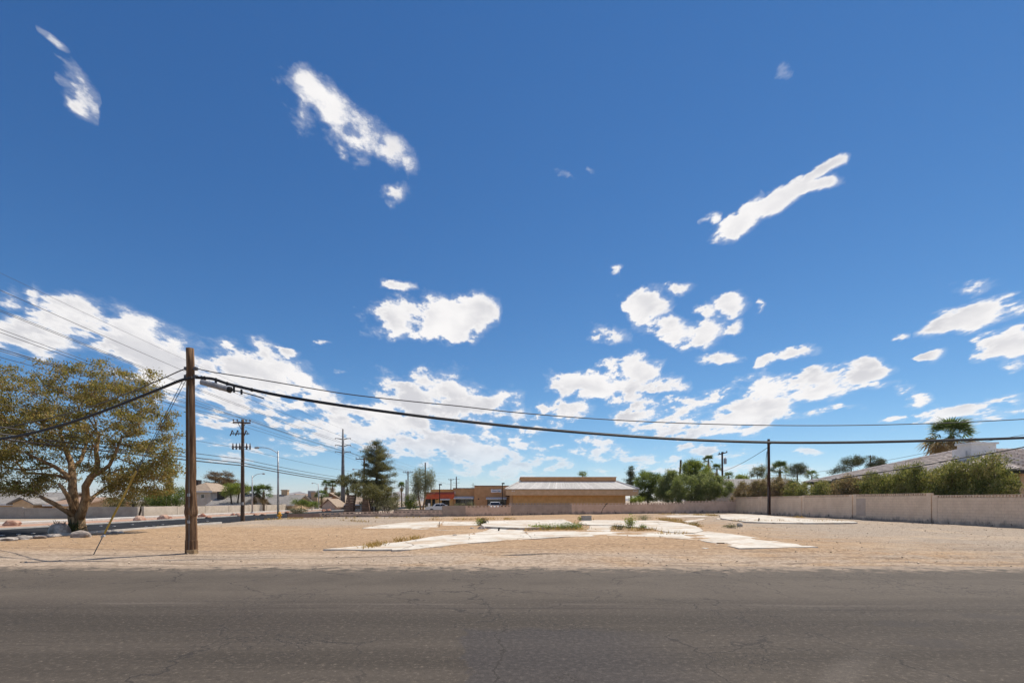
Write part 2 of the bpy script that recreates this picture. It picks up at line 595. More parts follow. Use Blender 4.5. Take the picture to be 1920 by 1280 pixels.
# ================================================================== the ground, streets
def dirt_z(x, y):
    x, y = np.asarray(x, float), np.asarray(y, float)
    z = 0.05 * vnoise(x, y, 5.0, 1) + 0.035 * vnoise(x, y, 1.3, 2) + 0.018 * vnoise(x, y, 0.35, 3)
    edge = 12.35 + 0.5 * vnoise(x, y * 0, 3.0, 4) + 0.34 * vnoise(x, y * 0, 0.55, 5) - 0.008 * x
    up = sstep(y, edge - 0.12, edge + 0.9)
    z = np.where(y < 70, z, z * 0.2)
    z = z * (0.35 + 0.65 * sstep(y, 13, 18)) - 0.045 * (1 - up) + 0.03 * up - 0.02 * (1 - sstep(y, 12.5, 20)) * up
    # sand blown up against the slab edges, lapping over them here and there
    sd_ = slab_dist(x, y)
    z = z + np.exp(-(sd_ / 0.42) ** 2) * np.clip(0.35 + 1.5 * vnoise(x, y, 0.9, 61) + 1.0 * vnoise(x, y, 3.1, 62), 0, 1.2) * 0.032
    # ruts of cars that cut the corner along the street
    for yy, amp, wl, ph in ((13.5, 0.035, 14.0, 0.4), (14.3, 0.05, 34.0, 5.0), (15.0, 0.045, 20.0, 2.0), (15.7, 0.05, 44.0, 1.2), (16.5, 0.05, 24.0, 4.0), (17.6, 0.035, 30.0, 1.0)):
        c = yy + 0.6 * np.sin(x / wl * 6.28 + ph) + 0.25 * vnoise(x, y * 0, 2.5, int(yy * 10))
        z = z - amp * np.exp(-((y - c) / 0.16) ** 2) * (0.4 + vnoise(x, y * 0, 4.0, int(yy * 7)) + 0.5) * (0.25 + 0.75 * sstep(x, -7, -1))
    z = np.where(x > -20.9, z, z * 0 - 0.06)                      # the side street and its far verge are bare below
    z = z - 1.25 * sstep(-x, 36.8, 38.2) * sstep(y, 50.3, 51.6)     # house lots behind the wall across the street lie lower
    return z


def gz(x, y):
    return float(dirt_z(np.array([x]), np.array([y]))[0])


def ground_material():
    m, k, bs, out = new_mat('dirt')
    p = pos(k)
    x, y, z = k.sep(p)
    fine = k.noise(p, 7.0, 8.0, 0.78)
    mid = k.noise(p, 0.55, 5.0, 0.6)
    warm = k.mix(k.ss(fine, 0.40, 0.60), (0.29, 0.186, 0.106), (0.515, 0.355, 0.22))
    pale = k.mix(k.ss(fine, 0.40, 0.60), (0.305, 0.228, 0.163), (0.53, 0.418, 0.318))
    grey = k.mix(k.ss(k.noise(p, 14.0, 6.0, 0.75), 0.35, 0.65), (0.265, 0.21, 0.16), (0.47, 0.385, 0.30))
    # packed, dusty verge beside the street, streaked along the way cars pass
    st = k.noise(k.vmath('MULTIPLY', k.vmath('ADD', p, k.vmath('SCALE', k.n('ShaderNodeTexNoise', ins={'Vector': p, 'Scale': 0.12, 'Detail': 2.0}).outputs['Color'], scale=5.0)), (0.09, 2.6, 1.0)), 1.0, 7.0, 0.72)
    verge = k.math('MULTIPLY', k.ss(y, 17.8, 15.0), k.ss(k.math('ADD', mid, k.math('MULTIPLY_ADD', x, -0.012, 0.0)), 0.2, 0.55))
    col = k.mix(verge, warm, pale)
    # grey gravel spread over the right of the lot and at the back left
    gr = k.math('ADD', k.math('MULTIPLY', x, 0.1), k.math('MULTIPLY_ADD', mid, 1.6, -0.8))
    gr = k.ss(k.math('SUBTRACT', gr, k.math('MULTIPLY', k.math('ABSOLUTE', k.math('SUBTRACT', y, 26.0)), 0.012)), 0.85, 1.75)
    bl = k.math('MULTIPLY', k.ss(k.math('MULTIPLY_ADD', mid, 8.0, k.math('MULTIPLY', x, -1.0)), 8.0, 14.0), k.ss(k.math('MULTIPLY_ADD', mid, 8.0, y), 33.0, 40.0))
    col = k.mix(k.math('MAXIMUM', gr, bl), col, grey)
    dk = k.math('MULTIPLY', k.ss(st, 0.50, 0.66), k.ss(y, 23.0, 15.5))
    col = k.mix(k.math('MULTIPLY', dk, 0.8), col, (0.20, 0.15, 0.11))
    lt = k.math('MULTIPLY', k.ss(st, 0.46, 0.30), k.ss(y, 19.0, 15.0))
    col = k.mix(k.math('MULTIPLY', lt, 0.4), col, (0.60, 0.48, 0.355))
    clump = k.math('MULTIPLY', k.ss(k.noise(p, 1.7, 6.0, 0.7), 0.52, 0.66), k.ss(y, 16.0, 19.0))
    col = k.mix(k.math('MULTIPLY', clump, 0.5), col, (0.255, 0.165, 0.095))
    # scattered clods, droppings of darker soil, and paler broad sweeps
    vo = k.n('ShaderNodeTexVoronoi', ins={'Vector': k.vmath('ADD', p, k.vmath('SCALE', k.n('ShaderNodeTexNoise', ins={'Vector': p, 'Scale': 6.0}).outputs['Color'], scale=0.25)), 'Scale': 3.4})
    spot = k.math('MULTIPLY', k.ss(vo.outputs['Distance'], 0.20, 0.10), k.ss(k.noise(p, 0.8, 3.0), 0.48, 0.62))
    col = k.mix(k.math('MULTIPLY', spot, 0.3), col, (0.22, 0.15, 0.095))
    col = k.mix(k.math('MULTIPLY', k.ss(k.noise(p, 0.25, 4.0, 0.6), 0.5, 0.72), 0.45), col, (0.56, 0.41, 0.27))
    k.set(bs.inputs['Base Color'], col)
    bs.inputs['Roughness'].default_value = 0.95
    bs.inputs['Specular IOR Level'].default_value = 0.15
    hgt = k.math('ADD', k.noise(p, 22.0, 6.0, 0.75), k.math('MULTIPLY', st, 1.2))
    b = k.n('ShaderNodeBump', ins={'Strength': 0.75, 'Distance': 0.06, 'Height': hgt})
    k.set(bs.inputs['Normal'], b.outputs[0])
    return m


def asphalt_material():
    m, k, bs, out = new_mat('old_asphalt')
    p = pos(k)
    x, y, z = k.sep(p)
    agg = k.noise(p, 55.0, 4.0, 0.8)
    lane = k.noise(k.vmath('MULTIPLY', p, (0.06, 0.8, 1.0)), 1.0, 5.0, 0.6)
    blot = k.noise(p, 0.35, 5.0, 0.6)
    col = k.mix(k.ss(lane, 0.32, 0.68), (0.049, 0.040, 0.031), (0.082, 0.067, 0.053))
    col = k.mix(k.math('MULTIPLY', k.ss(blot, 0.45, 0.75), 0.55), col, (0.050, 0.039, 0.032))
    grit = k.noise(p, 16.0, 6.0, 0.85)
    col = k.mix(k.math('MULTIPLY', k.ss(grit, 0.52, 0.70), 0.8), col, (0.22, 0.18, 0.142))
    col = k.mix(k.math('MULTIPLY', k.ss(grit, 0.48, 0.32), 0.75), col, (0.030, 0.025, 0.022))
    col = k.mix(k.math('MULTIPLY', k.ss(agg, 0.60, 0.78), 0.7), col, (0.25, 0.21, 0.18))
    # a darker relaid strip in the near lane, ragged at its far end, fading out to the right
    pw = k.vmath('ADD', p, k.vmath('SCALE', k.vmath('SUBTRACT', k.n('ShaderNodeTexNoise', ins={'Vector': p, 'Scale': 1.6, 'Detail': 6.0, 'Roughness': 0.7}).outputs['Color'], (0.5, 0.5, 0.5)), scale=0.7))
    qx, qy, qz = k.sep(pw)
    rel = k.math('MULTIPLY', k.ss(k.math('MULTIPLY_ADD', qy, 0.10, qx), 0.0, 0.06), k.ss(k.math('MULTIPLY_ADD', qx, 0.10, qy), 6.75, 6.45))
    rel = k.math('MULTIPLY', rel, k.ss(qx, 2.4, 0.9))
    col = k.mix(k.math('MULTIPLY', rel, 0.62), col, k.mix(k.ss(grit, 0.4, 0.65), (0.036, 0.032, 0.033), (0.072, 0.064, 0.063)))
    # two oily spots further right
    for (ox, oy, rx_, ry_) in ((5.2, 6.85, 0.42, 0.22), (4.95, 5.95, 0.34, 0.20), (6.9, 7.3, 0.6, 0.15)):
        e_ = k.vmath('LENGTH', k.vmath('MULTIPLY', k.vmath('SUBTRACT', k.comb(qx, qy, 0.0), (ox, oy, 0)), (1 / rx_, 1 / ry_, 0)))
        col = k.mix(k.math('MULTIPLY', k.ss(e_, 1.15, 0.75), 0.5), col, (0.052, 0.044, 0.039))
    # dusty far lane: sand carried from the lot; a paving seam runs along the street
    wob = k.math('MULTIPLY_ADD', k.noise(k.vmath('MULTIPLY', p, (0.3, 0, 0)), 1.0, 3.0), 0.5, -0.25)
    yw = k.math('ADD', y, k.math('ADD', wob, k.math('MULTIPLY', x, 0.012)))
    dust = k.ss(yw, 8.2, 9.0)
    col = k.mix(k.math('MULTIPLY', dust, k.ss(k.noise(p, 1.2, 5.0, 0.65), 0.2, 0.8, 0.25, 0.6)), col, (0.138, 0.113, 0.088))
    sand = k.math('MULTIPLY', k.ss(yw, 11.0, 12.5), k.ss(k.math('ADD', k.noise(p, 2.5, 7.0, 0.75), k.math('MULTIPLY_ADD', yw, 0.16, -1.98)), 0.40, 0.60))
    col = k.mix(k.math('MULTIPLY', sand, 0.8), col, (0.36, 0.275, 0.20))
    for yc, wd, c, amt in ((8.15, 0.10, (0.20, 0.165, 0.14), 0.22), (7.85, 0.06, (0.04, 0.032, 0.028), 0.55), (5.75, 0.05, (0.04, 0.033, 0.028), 0.35)):
        ln = k.ss(k.math('ABSOLUTE', k.math('SUBTRACT', yw, yc)), wd, wd * 0.3)
        ln = k.math('MULTIPLY', ln, k.ss(k.noise(k.vmath('MULTIPLY', p, (0.5, 2.0, 1.0)), 1.0, 4.0), 0.38, 0.6))
        col = k.mix(k.math('MULTIPLY', ln, amt), col, c)
    # cracks: voronoi cell borders, only inside crazed patches, plus a few long ones
    wp = k.vmath('ADD', p, k.vmath('SCALE', k.vmath('SUBTRACT', k.n('ShaderNodeTexNoise', ins={'Vector': p, 'Scale': 2.5, 'Detail': 4.0}).outputs['Color'], (0.5, 0.5, 0.5)), scale=0.5))
    for sc, wdt, patches, lo, hi in ((2.6, 0.030, 0.42, 0.53, 0.60), (0.42, 0.0085, 0.2, 0.36, 0.48), (6.0, 0.045, 0.6, 0.57, 0.64)):
        vo = k.n('ShaderNodeTexVoronoi', feature='DISTANCE_TO_EDGE', ins={'Vector': wp, 'Scale': sc})
        cr = k.ss(vo.outputs['Distance'], wdt, wdt * 0.3)
        msk = k.ss(k.noise(p, patches, 3.0, 0.5), lo, hi)
        col = k.mix(k.math('MULTIPLY', k.math('MULTIPLY', cr, msk), 0.75), col, (0.028, 0.023, 0.02))
        pl = k.math('MULTIPLY', k.math('MULTIPLY', k.ss(vo.outputs['Distance'], wdt * 2.6, wdt * 1.2), msk), k.ss(agg, 0.5, 0.7))
        col = k.mix(k.math('MULTIPLY', pl, 0.3), col, (0.26, 0.225, 0.19))
    # pale scuffed wheel tracks turning out to the right
    rr = k.vmath('LENGTH', k.vmath('SUBTRACT', k.comb(x, y, 0.0), (7.2, 1.0, 0.0)))
    for r0 in (4.9, 5.6):
        ln = k.math('MULTIPLY', k.ss(k.math('ABSOLUTE', k.math('SUBTRACT', rr, r0)), 0.22, 0.05), k.ss(x, 4.5, 3.0))
        col = k.mix(k.math('MULTIPLY', k.math('MULTIPLY', ln, k.ss(agg, 0.35, 0.6)), 0.30), col, (0.20, 0.17, 0.145))
    k.set(bs.inputs['Base Color'], col)
    bs.inputs['Roughness'].default_value = 0.88
    bs.inputs['Specular IOR Level'].default_value = 0.25
    b = k.n('ShaderNodeBump', ins={'Strength': 0.55, 'Distance': 0.012, 'Height': k.noise(p, 70.0, 4.0, 0.75)})
    k.set(bs.inputs['Normal'], b.outputs[0])
    return m


def concrete_material():
    m, k, bs, out = new_mat('bleached_concrete')
    p = pos(k)
    col = k.mix(k.ss(k.noise(p, 0.9, 6.0, 0.65), 0.3, 0.65), (0.51, 0.465, 0.395), (0.65, 0.605, 0.53))
    col = k.mix(k.math('MULTIPLY', k.ss(k.noise(p, 6.0, 6.0, 0.75), 0.5, 0.72), 0.5), col, (0.36, 0.31, 0.255))
    dust = k.ss(k.math('ADD', k.noise(p, 0.5, 6.0, 0.7), k.math('MULTIPLY', k.noise(p, 5.0, 5.0, 0.7), 0.25)), 0.60, 0.74)
    col = k.mix(k.math('MULTIPLY', dust, 0.75), col, (0.44, 0.325, 0.22))
    wp = k.vmath('ADD', p, k.vmath('SCALE', k.n('ShaderNodeTexNoise', ins={'Vector': p, 'Scale': 1.5, 'Detail': 5.0}).outputs['Color'], scale=0.8))
    vo = k.n('ShaderNodeTexVoronoi', feature='DISTANCE_TO_EDGE', ins={'Vector': wp, 'Scale': 0.28})
    cr = k.math('MULTIPLY', k.ss(vo.outputs['Distance'], 0.012, 0.004), k.ss(k.noise(p, 0.3, 2.0), 0.42, 0.55))
    col = k.mix(k.math('MULTIPLY', cr, 0.7), col, (0.13, 0.10, 0.075))
    k.set(bs.inputs['Base Color'], col)
    bs.inputs['Roughness'].default_value = 0.92
    bs.inputs['Specular IOR Level'].default_value = 0.2
    b = k.n('ShaderNodeBump', ins={'Strength': 0.4, 'Distance': 0.02, 'Height': k.noise(p, 15.0, 6.0, 0.7)})
    k.set(bs.inputs['Normal'], b.outputs[0])
    return m


M = {}
M['dirt'] = ground_material()
M['asphalt'] = asphalt_material()
M['street'] = surf('fresh_asphalt', (0.022, 0.023, 0.026), (0.034, 0.035, 0.038), 2.0, 0.95, 0.3, 40.0, spec=0.08)
M['concrete'] = concrete_material()
M['kerb'] = surf('kerb_concrete', (0.46, 0.43, 0.39), (0.58, 0.55, 0.50), 1.5, 0.9, 0.25, 20.0)
M['red_gravel'] = surf('red_gravel', (0.30, 0.165, 0.105), (0.50, 0.32, 0.23), 8.0, 0.95, 0.8, 16.0)
M['stone'] = surf('pale_stone', (0.30, 0.26, 0.22), (0.52, 0.47, 0.41), 5.0, 0.9, 0.5, 20.0)
M['pebble'] = surf('pebbles', (0.30, 0.23, 0.165), (0.55, 0.44, 0.33), 4.0, 0.95, island=0.35)


def build_ground():
    xs = np.concatenate([[-6000, -2500, -900, -400, -200, -110, -70, -50, -42, -38.6, -38.0, -37.4, -36.5, -34, -31, -28, -25, -23], np.arange(-21.4, -13, 0.3), np.arange(-13, 15, 0.16), np.arange(15, 31, 0.3),
                         [32, 36, 45, 60, 100, 200, 400, 900, 2500, 6000]])
    ys = np.concatenate([[-400, -100, -30, 0, 8], np.arange(11.5, 17, 0.11), np.arange(17, 30, 0.25), np.arange(30, 68, 0.6), [70, 80, 100, 130, 180, 260, 400, 700, 1200, 2500, 6000]])
    Xg, Yg = np.meshgrid(xs, ys)
    Zg = dirt_z(Xg, Yg)
    V = np.stack([Xg, Yg, Zg], -1).reshape(-1, 3)
    ny, nx = Xg.shape
    i = np.arange(nx - 1)[None, :] + nx * np.arange(ny - 1)[:, None]
    Fq = np.stack([i, i + 1, i + 1 + nx, i + nx], -1).reshape(-1, 4)
    o = link('ground', fast_mesh('ground', V, Fq, True), M['dirt'])
    o['kind'] = 'structure'
    # the street the camera stands on
    struct('road', MB().add([(-160, -9, 0), (160, -9, 0), (160, 12.9, 0), (-160, 12.9, 0)], [(0, 1, 2, 3)]), M['asphalt'])
    # the side street on the left and what lines its far side
    struct('street', MB().add([(-29.0, 13.2, 0.0), (-21.2, 13.2, 0.0), (-21.2, 700, 0.0), (-29.0, 700, 0.0)], [(0, 1, 2, 3)]), M['street'])
    k1 = MB()
    y = 20.6
    while y < 36:
        k1.box(-21.35, -21.17, y, y + 2.38, -0.2, 0.10)
        y += 2.4
    struct('kerb', k1, M['kerb'])
    struct('verge', MB().add([(-33.6, 13.2, 0.015), (-29.2, 13.2, 0.015), (-29.2, 600, 0.015), (-33.6, 600, 0.015)], [(0, 1, 2, 3)]), M['red_gravel'])
    k2 = MB()
    k2.box(-29.2, -29.0, 13.2, 500, -0.2, 0.09)
    struct('kerb', k2, M['kerb'])
    sw = bpy.data.objects.new('sidewalk', None)
    COL.objects.link(sw)
    sw['kind'] = 'structure'
    y = 20.0
    while y < 150:
        MB().box(-35.2, -33.6, y, y + 2.97, -0.3, 0.16).build('slab', M['kerb'], sw)
        y += 3.0


build_ground()

def build_slabs():
    pv = bpy.data.objects.new('concrete_pavement', None)
    COL.objects.link(pv)
    pv['kind'] = 'structure'
    for nm, h, pts in DRIVE:
        # each edge a little broken
        q = [G(a, b, h) for a, b in pts]
        poly = []
        for i in range(len(q)):
            a, b = q[i], q[(i + 1) % len(q)]
            n = max(1, int((b - a).length / 0.5))
            for j in range(n):
                c = a.lerp(b, j / n)
                wob = 0.0 if j == 0 else 0.05
                poly.append((c.x + random.uniform(-wob, wob), c.y + random.uniform(-wob, wob)))
        MB().prism(poly, -0.1, h).build('slab', M['concrete'], pv)


build_slabs()


def build_pebbles():
    n = 15000
    x = RNG.uniform(-20, 30, n)
    y = 12.6 + 46 * RNG.random(n) ** 1.6
    near = RNG.random(n)
    s = 0.006 + 0.026 * near ** 8 + 0.00035 * y
    # more stones in the gravelly right half and in drifts
    keep = (vnoise(x, y, 3.0, 31) + 0.5 + 0.25 * sstep(x, 4, 16)) > RNG.random(n) * 1.1
    x, y, s = x[keep], y[keep], s[keep]
    n = len(x)
    z = dirt_z(x, y)
    base = np.array([(1, 0, 0), (0.2, 0.9, 0), (-0.9, 0.35, 0), (-0.4, -0.85, 0), (0.6, -0.7, 0), (0, 0, 0.75), (0.1, 0.1, -0.5)])
    tri = np.array([(0, 1, 5), (1, 2, 5), (2, 3, 5), (3, 4, 5), (4, 0, 5), (1, 0, 6), (2, 1, 6), (3, 2, 6), (4, 3, 6), (0, 4, 6)])
    V = base[None] * s[:, None, None] * RNG.uniform(0.6, 1.4, (n, 7, 1))
    a = RNG.uniform(0, 6.28, n)
    ca, sa = np.cos(a)[:, None], np.sin(a)[:, None]
    V = np.stack([V[..., 0] * ca - V[..., 1] * sa, V[..., 0] * sa + V[..., 1] * ca, V[..., 2]], -1)
    V += np.stack([x, y, z + s * 0.2], -1)[:, None]
    Fq = (tri[None] + 7 * np.arange(n)[:, None, None]).reshape(-1, 3)
    o = link('gravel', fast_mesh('gravel', V.reshape(-1, 3), Fq), M['pebble'])
    tag(o, 'loose stones and clods scattered over the dirt lot', 'gravel', kind='stuff')


build_pebbles()

# ================================================================== poles, lamps, wires
M['wood'] = surf('weathered_pole_wood', (0.10, 0.050, 0.025), (0.34, 0.20, 0.105), 3.0, 0.9, 0.9, 14.0, stretch=(5.0, 5.0, 0.30), c3=(0.085, 0.045, 0.025), s3=1.4)
M['wood_dark'] = surf('creosoted_pole_wood', (0.028, 0.014, 0.010), (0.075, 0.032, 0.02), 3.0, 0.85, 0.6, 14.0, stretch=(5.0, 5.0, 0.4))
M['wood_grey'] = surf('distant_pole_wood', (0.075, 0.048, 0.034), (0.15, 0.10, 0.068), 3.0, 0.9, 0.4, 14.0, stretch=(5.0, 5.0, 0.4))
M['wood_pale'] = surf('split_sapwood', (0.33, 0.22, 0.12), (0.50, 0.36, 0.21), 6.0, 0.9, 0.6, 20.0, stretch=(4, 4, 0.6))
M['steel'] = surf('galvanised_steel', (0.30, 0.31, 0.32), (0.42, 0.43, 0.44), 4.0, 0.5, 0.05, 20.0, spec=0.5, metal=0.35)
M['steel_dark'] = surf('weathering_steel', (0.10, 0.10, 0.105), (0.15, 0.15, 0.155), 2.0, 0.6, 0.05, 10.0, spec=0.4)
M['black'] = surf('black_cable_jacket', (0.012, 0.012, 0.013), (0.02, 0.02, 0.021), 6.0, 0.55, spec=0.4)
M['wire'] = surf('bare_conductor', (0.055, 0.055, 0.06), (0.08, 0.08, 0.085), 3.0, 0.6, spec=0.4)
M['insulator'] = surf('brown_porcelain', (0.05, 0.03, 0.025), (0.09, 0.06, 0.05), 5.0, 0.25, spec=0.5)
M['yellow'] = surf('sun_bleached_yellow_plastic', (0.34, 0.215, 0.03), (0.46, 0.31, 0.06), 3.0, 0.5, stretch=(1, 1, 0.4))
M['hydrant'] = surf('hydrant_yellow_paint', (0.55, 0.27, 0.02), (0.68, 0.36, 0.04), 6.0, 0.5)
M['grey_case'] = surf('grey_splice_case_plastic', (0.23, 0.23, 0.24), (0.34, 0.34, 0.345), 4.0, 0.5, 0.1, 20.0)
M['lamp_head'] = surf('lamp_head_grey', (0.28, 0.28, 0.28), (0.36, 0.36, 0.36), 5.0, 0.5)


def curve_pts(pts, per=6):
    """Catmull-Rom through points"""
    P = [Vector(p) for p in pts]
    P = [2 * P[0] - P[1]] + P + [2 * P[-1] - P[-2]]
    res = []
    for i in range(1, len(P) - 2):
        a, b, c, d = P[i - 1], P[i], P[i + 1], P[i + 2]
        for j in range(per):
            t = j / per
            res.append(0.5 * ((2 * b) + (c - a) * t + (2 * a - 5 * b + 4 * c - d) * t * t + (3 * b - a - 3 * c + d) * t ** 3))
    res.append(P[-2])
    return res


def sag(a, b, s, n=28):
    a, b = Vector(a), Vector(b)
    return [a.lerp(b, i / n) - Vector((0, 0, 4 * s * (i / n) * (1 - i / n))) for i in range(n + 1)]


def wire(name, pts, r, mat, label, cat='cable', group=None, n=6):
    return one(name, MB().tube(pts, r, n), mat, label, cat, group, smooth=True)


def pole_shaft(x, y, h, r0, r1, lean=(0, 0), n=14, z0=-0.3, wob=0.01):
    pts, rad = [], []
    N = 14
    for i in range(N + 1):
        t = i / N
        pts.append((x + lean[0] * t + random.uniform(-wob, wob), y + lean[1] * t + random.uniform(-wob, wob), z0 + (h - z0) * t))
        rad.append((r0 + (r1 - r0) * t) * random.uniform(0.985, 1.015))
    return MB().tube(pts, rad, n)


# ---- the big street-corner pole
PB = G(359, 1037)
PX0, PY0 = PB.x, PB.y
PH = A(357, 653, PY0).z
pole = thing('utility_pole', 'stout weathered brown wooden pole standing in the dirt beside the yellow guy guard', 'utility pole', (PX0, PY0, 0))
pole_shaft(PX0, PY0, PH, 0.172, 0.112, (-0.04, 0)).build('pole_shaft', M['wood'], pole, True)
mb = MB()
mb.lathe((PX0 - 0.012, PY0, 0), [(0.165, 1.16), (0.186, 1.24), (0.188, 1.30), (0.162, 1.56)], 14)
mb.build('pole_collar', M['wood'], pole)
MB().lathe((PX0, PY0, 0), [(0.182, -0.2), (0.178, 0.40), (0.170, 0.42)], 14).build('base_band', M['wood'], pole)
MB().prism([(PX0 - 0.02, PY0 - 0.21), (PX0 + 0.17, PY0 - 0.15), (PX0 + 0.21, PY0 - 0.02), (PX0 + 0.12, PY0 + 0.04)], -0.1, 0.13).build('split_base', M['wood_pale'], pole)
for zz in (A(357, 691, PY0).z, A(357, 706, PY0).z):
    MB().tube([(PX0 - 0.22, PY0 - 0.02, zz), (PX0 + 0.2, PY0 - 0.02, zz)], 0.018, 6).build('through_bolt', M['steel_dark'], pole)
    MB().box(PX0 - 0.21, PX0 - 0.12, PY0 - 0.05, PY0 + 0.05, zz - 0.05, zz + 0.05).build('clamp', M['steel_dark'], pole)
    MB().box(PX0 + 0.09, PX0 + 0.18, PY0 - 0.05, PY0 + 0.05, zz - 0.05, zz + 0.05).build('clamp', M['steel_dark'], pole)
MB().tube([(PX0 + 0.03, PY0 - 0.165, 0.0), (PX0 + 0.02, PY0 - 0.155, 2.6), (PX0 - 0.01, PY0 - 0.125, PH - 1.2)], 0.014, 6).build('ground_wire', M['steel_dark'], pole)
for zz in (1.78, 0.95):
    MB().box(PX0 - 0.02, PX0 + 0.05, PY0 - 0.18, PY0 - 0.15, zz, zz + 0.09).build('tag_plate', M['lamp_head'], pole)

# trunk cable to the right, splice case, thin wire above it
rx = [(368, 708), (400, 711), (435, 722), (520, 741), (640, 760.5), (760, 777), (860, 789), (1000, 803.5), (1140, 815), (1280, 824), (1440, 829.5), (1600, 829.5), (1760, 826), (1920, 821), (2140, 810)]
pr = [A(x, y, 15.85 + 3.0 * (x - 358) / 1780) for x, y in rx]
pl = [(360, 708.5), (352, 710.5), (337, 714), (300, 729), (250, 749), (190, 772.5), (125, 794.5), (60, 812), (0, 823), (-120, 835)]
pl = [A(x, y, 15.85 + 2.4 * (358 - x) / 358) for x, y in pl]
trunk = thing('trunk_cable', 'thick black telephone cable sagging across the whole lot from the corner pole', 'cable', (PX0, PY0 - 0.15, 0))
MB().tube(curve_pts(pr), 0.036, 8).build('cable_span', M['black'], trunk, True)
MB().tube(curve_pts(pl), 0.036, 8).build('cable_span', M['black'], trunk, True)
MB().tube([p + Vector((0, 0, 0.045)) for p in curve_pts(pr)], 0.012, 5).build('messenger_wire', M['wire'], trunk, True)
MB().tube([p + Vector((0, 0, 0.045)) for p in curve_pts(pl)], 0.012, 5).build('messenger_wire', M['wire'], trunk, True)
for q in curve_pts(pr)[3:16:4]:
    MB().lathe(q - Vector((0, 0, 0.045)), [(0.04, 0.0), (0.046, 0.03), (0.046, 0.08), (0.03, 0.11)], 8).build('lashing_clamp', M['black'], trunk)
case = thing('splice_case', 'grey ribbed splice cylinder with a black end hanging under the thick cable', 'splice case', A(376, 716, 15.9))
a, b = A(376, 715.5, 15.86), A(433, 731, 15.95)
d = (b - a)
MB().tube([a + d * t for t in (0, .02, .24, .25, .27, .28, .62, .63, .66, .67, .93)], [.05, .085, .085, .098, .098, .088, .088, .098, .098, .088, .088], 14).build('case_body', M['grey_case'], case)
MB().tube([a + d * t for t in (.9, .93, 1.0, 1.03)], [.09, .10, .10, .06], 14).build('end_cap', M['black'], case)
for t in (0.04, 0.5, 1.1, 1.35):
    p = a + d * t
    MB().box(p.x - 0.02, p.x + 0.02, p.y - 0.03, p.y + 0.03, p.z - 0.05, p.z + 0.19 - 0.06 * t).build('hanger_strap', M['black'], case)
MB().tube([b, b + d * 0.3 + Vector((0, 0, 0.03)), b + d * 0.8 + Vector((0, 0, 0.03)), b + d * 1.1 + Vector((0, 0, 0.02))], 0.018, 6).build('drip_loop', M['black'], case)

up = [(366, 690), (397, 697), (415, 700), (500, 713.5), (640, 737), (760, 751), (860, 761), (973, 773.5), (1120, 785), (1280, 793), (1440, 797), (1600, 797), (1760, 793), (1920, 785.5), (2140, 772)]
wire('support_wire', curve_pts([A(x, y, 15.95 + 3.0 * (x - 358) / 1780) for x, y in up]), 0.016, M['wire'], 'thin grey wire strung above the thick telephone cable to the pole top')
wire('support_wire', curve_pts([A(x, y, 15.95 + 7.5 * (358 - x) / 358) for x, y in [(349, 691), (335, 696), (290, 716), (200, 752), (100, 782), (0, 803)]]), 0.02, M['wire'], 'short dark wire running from the pole top into the big tree')
anchor = G(175, 1040)
gw = thing('guy_wire', 'slanting guy wire with a long yellow guard anchored in the dirt beside the corner pole', 'guy wire', anchor)
top1, top2 = A(351, 697, PY0), A(349, 712, PY0)
MB().tube([anchor + (top1 - anchor) * 0.13, top1], 0.009, 5).build('guy_strand', M['wire'], gw)
MB().tube([anchor + (top1 - anchor) * 0.13, top2], 0.009, 5).build('guy_strand', M['wire'], gw)
dg = (top1 - anchor)
MB().tube([anchor + dg * 0.115, anchor + dg * 0.45], [0.026, 0.034], 8).build('guard', M['yellow'], gw)
MB().tube([anchor - dg * 0.02, anchor + dg * 0.12], 0.014, 6).build('anchor_rod', M['steel_dark'], gw)
c = anchor + dg * 0.10
MB().tube([c - Vector((0.05, 0, 0.02)), c + Vector((0.05, 0, 0.02))], 0.035, 8).build('anchor_eye', M['steel'], gw)

# ---- second pole beside the block wall
p2 = G(1442, 966)
H2 = A(1441, 823, p2.y).z
pole2 = thing('utility_pole', 'dark reddish wooden pole standing close to the tan block wall', 'utility pole', (p2.x, p2.y, 0))
pole_shaft(p2.x, p2.y, H2, 0.185, 0.135, (-0.05, 0)).build('pole_shaft', M['wood_dark'], pole2, True)
MB().box(p2.x - 0.2, p2.x + 0.2, p2.y - 0.06, p2.y + 0.06, H2 - 0.55, H2 - 0.42).build('cable_bracket', M['steel_dark'], pole2)
MB().tube([A(1438, 846, 56.3), A(1436.5, 860, 56.3), A(1437, 892, 56.3)], 0.03, 6).build('riser_loop', M['black'], pole2)
MB().tube([(p2.x - 0.16, p2.y - 0.08, 0), (p2.x - 0.15, p2.y - 0.08, 3.2)], 0.035, 6).build('riser_pipe', M['steel_dark'], pole2)

# ---- wooden pole line along the side street
WX = -21.4


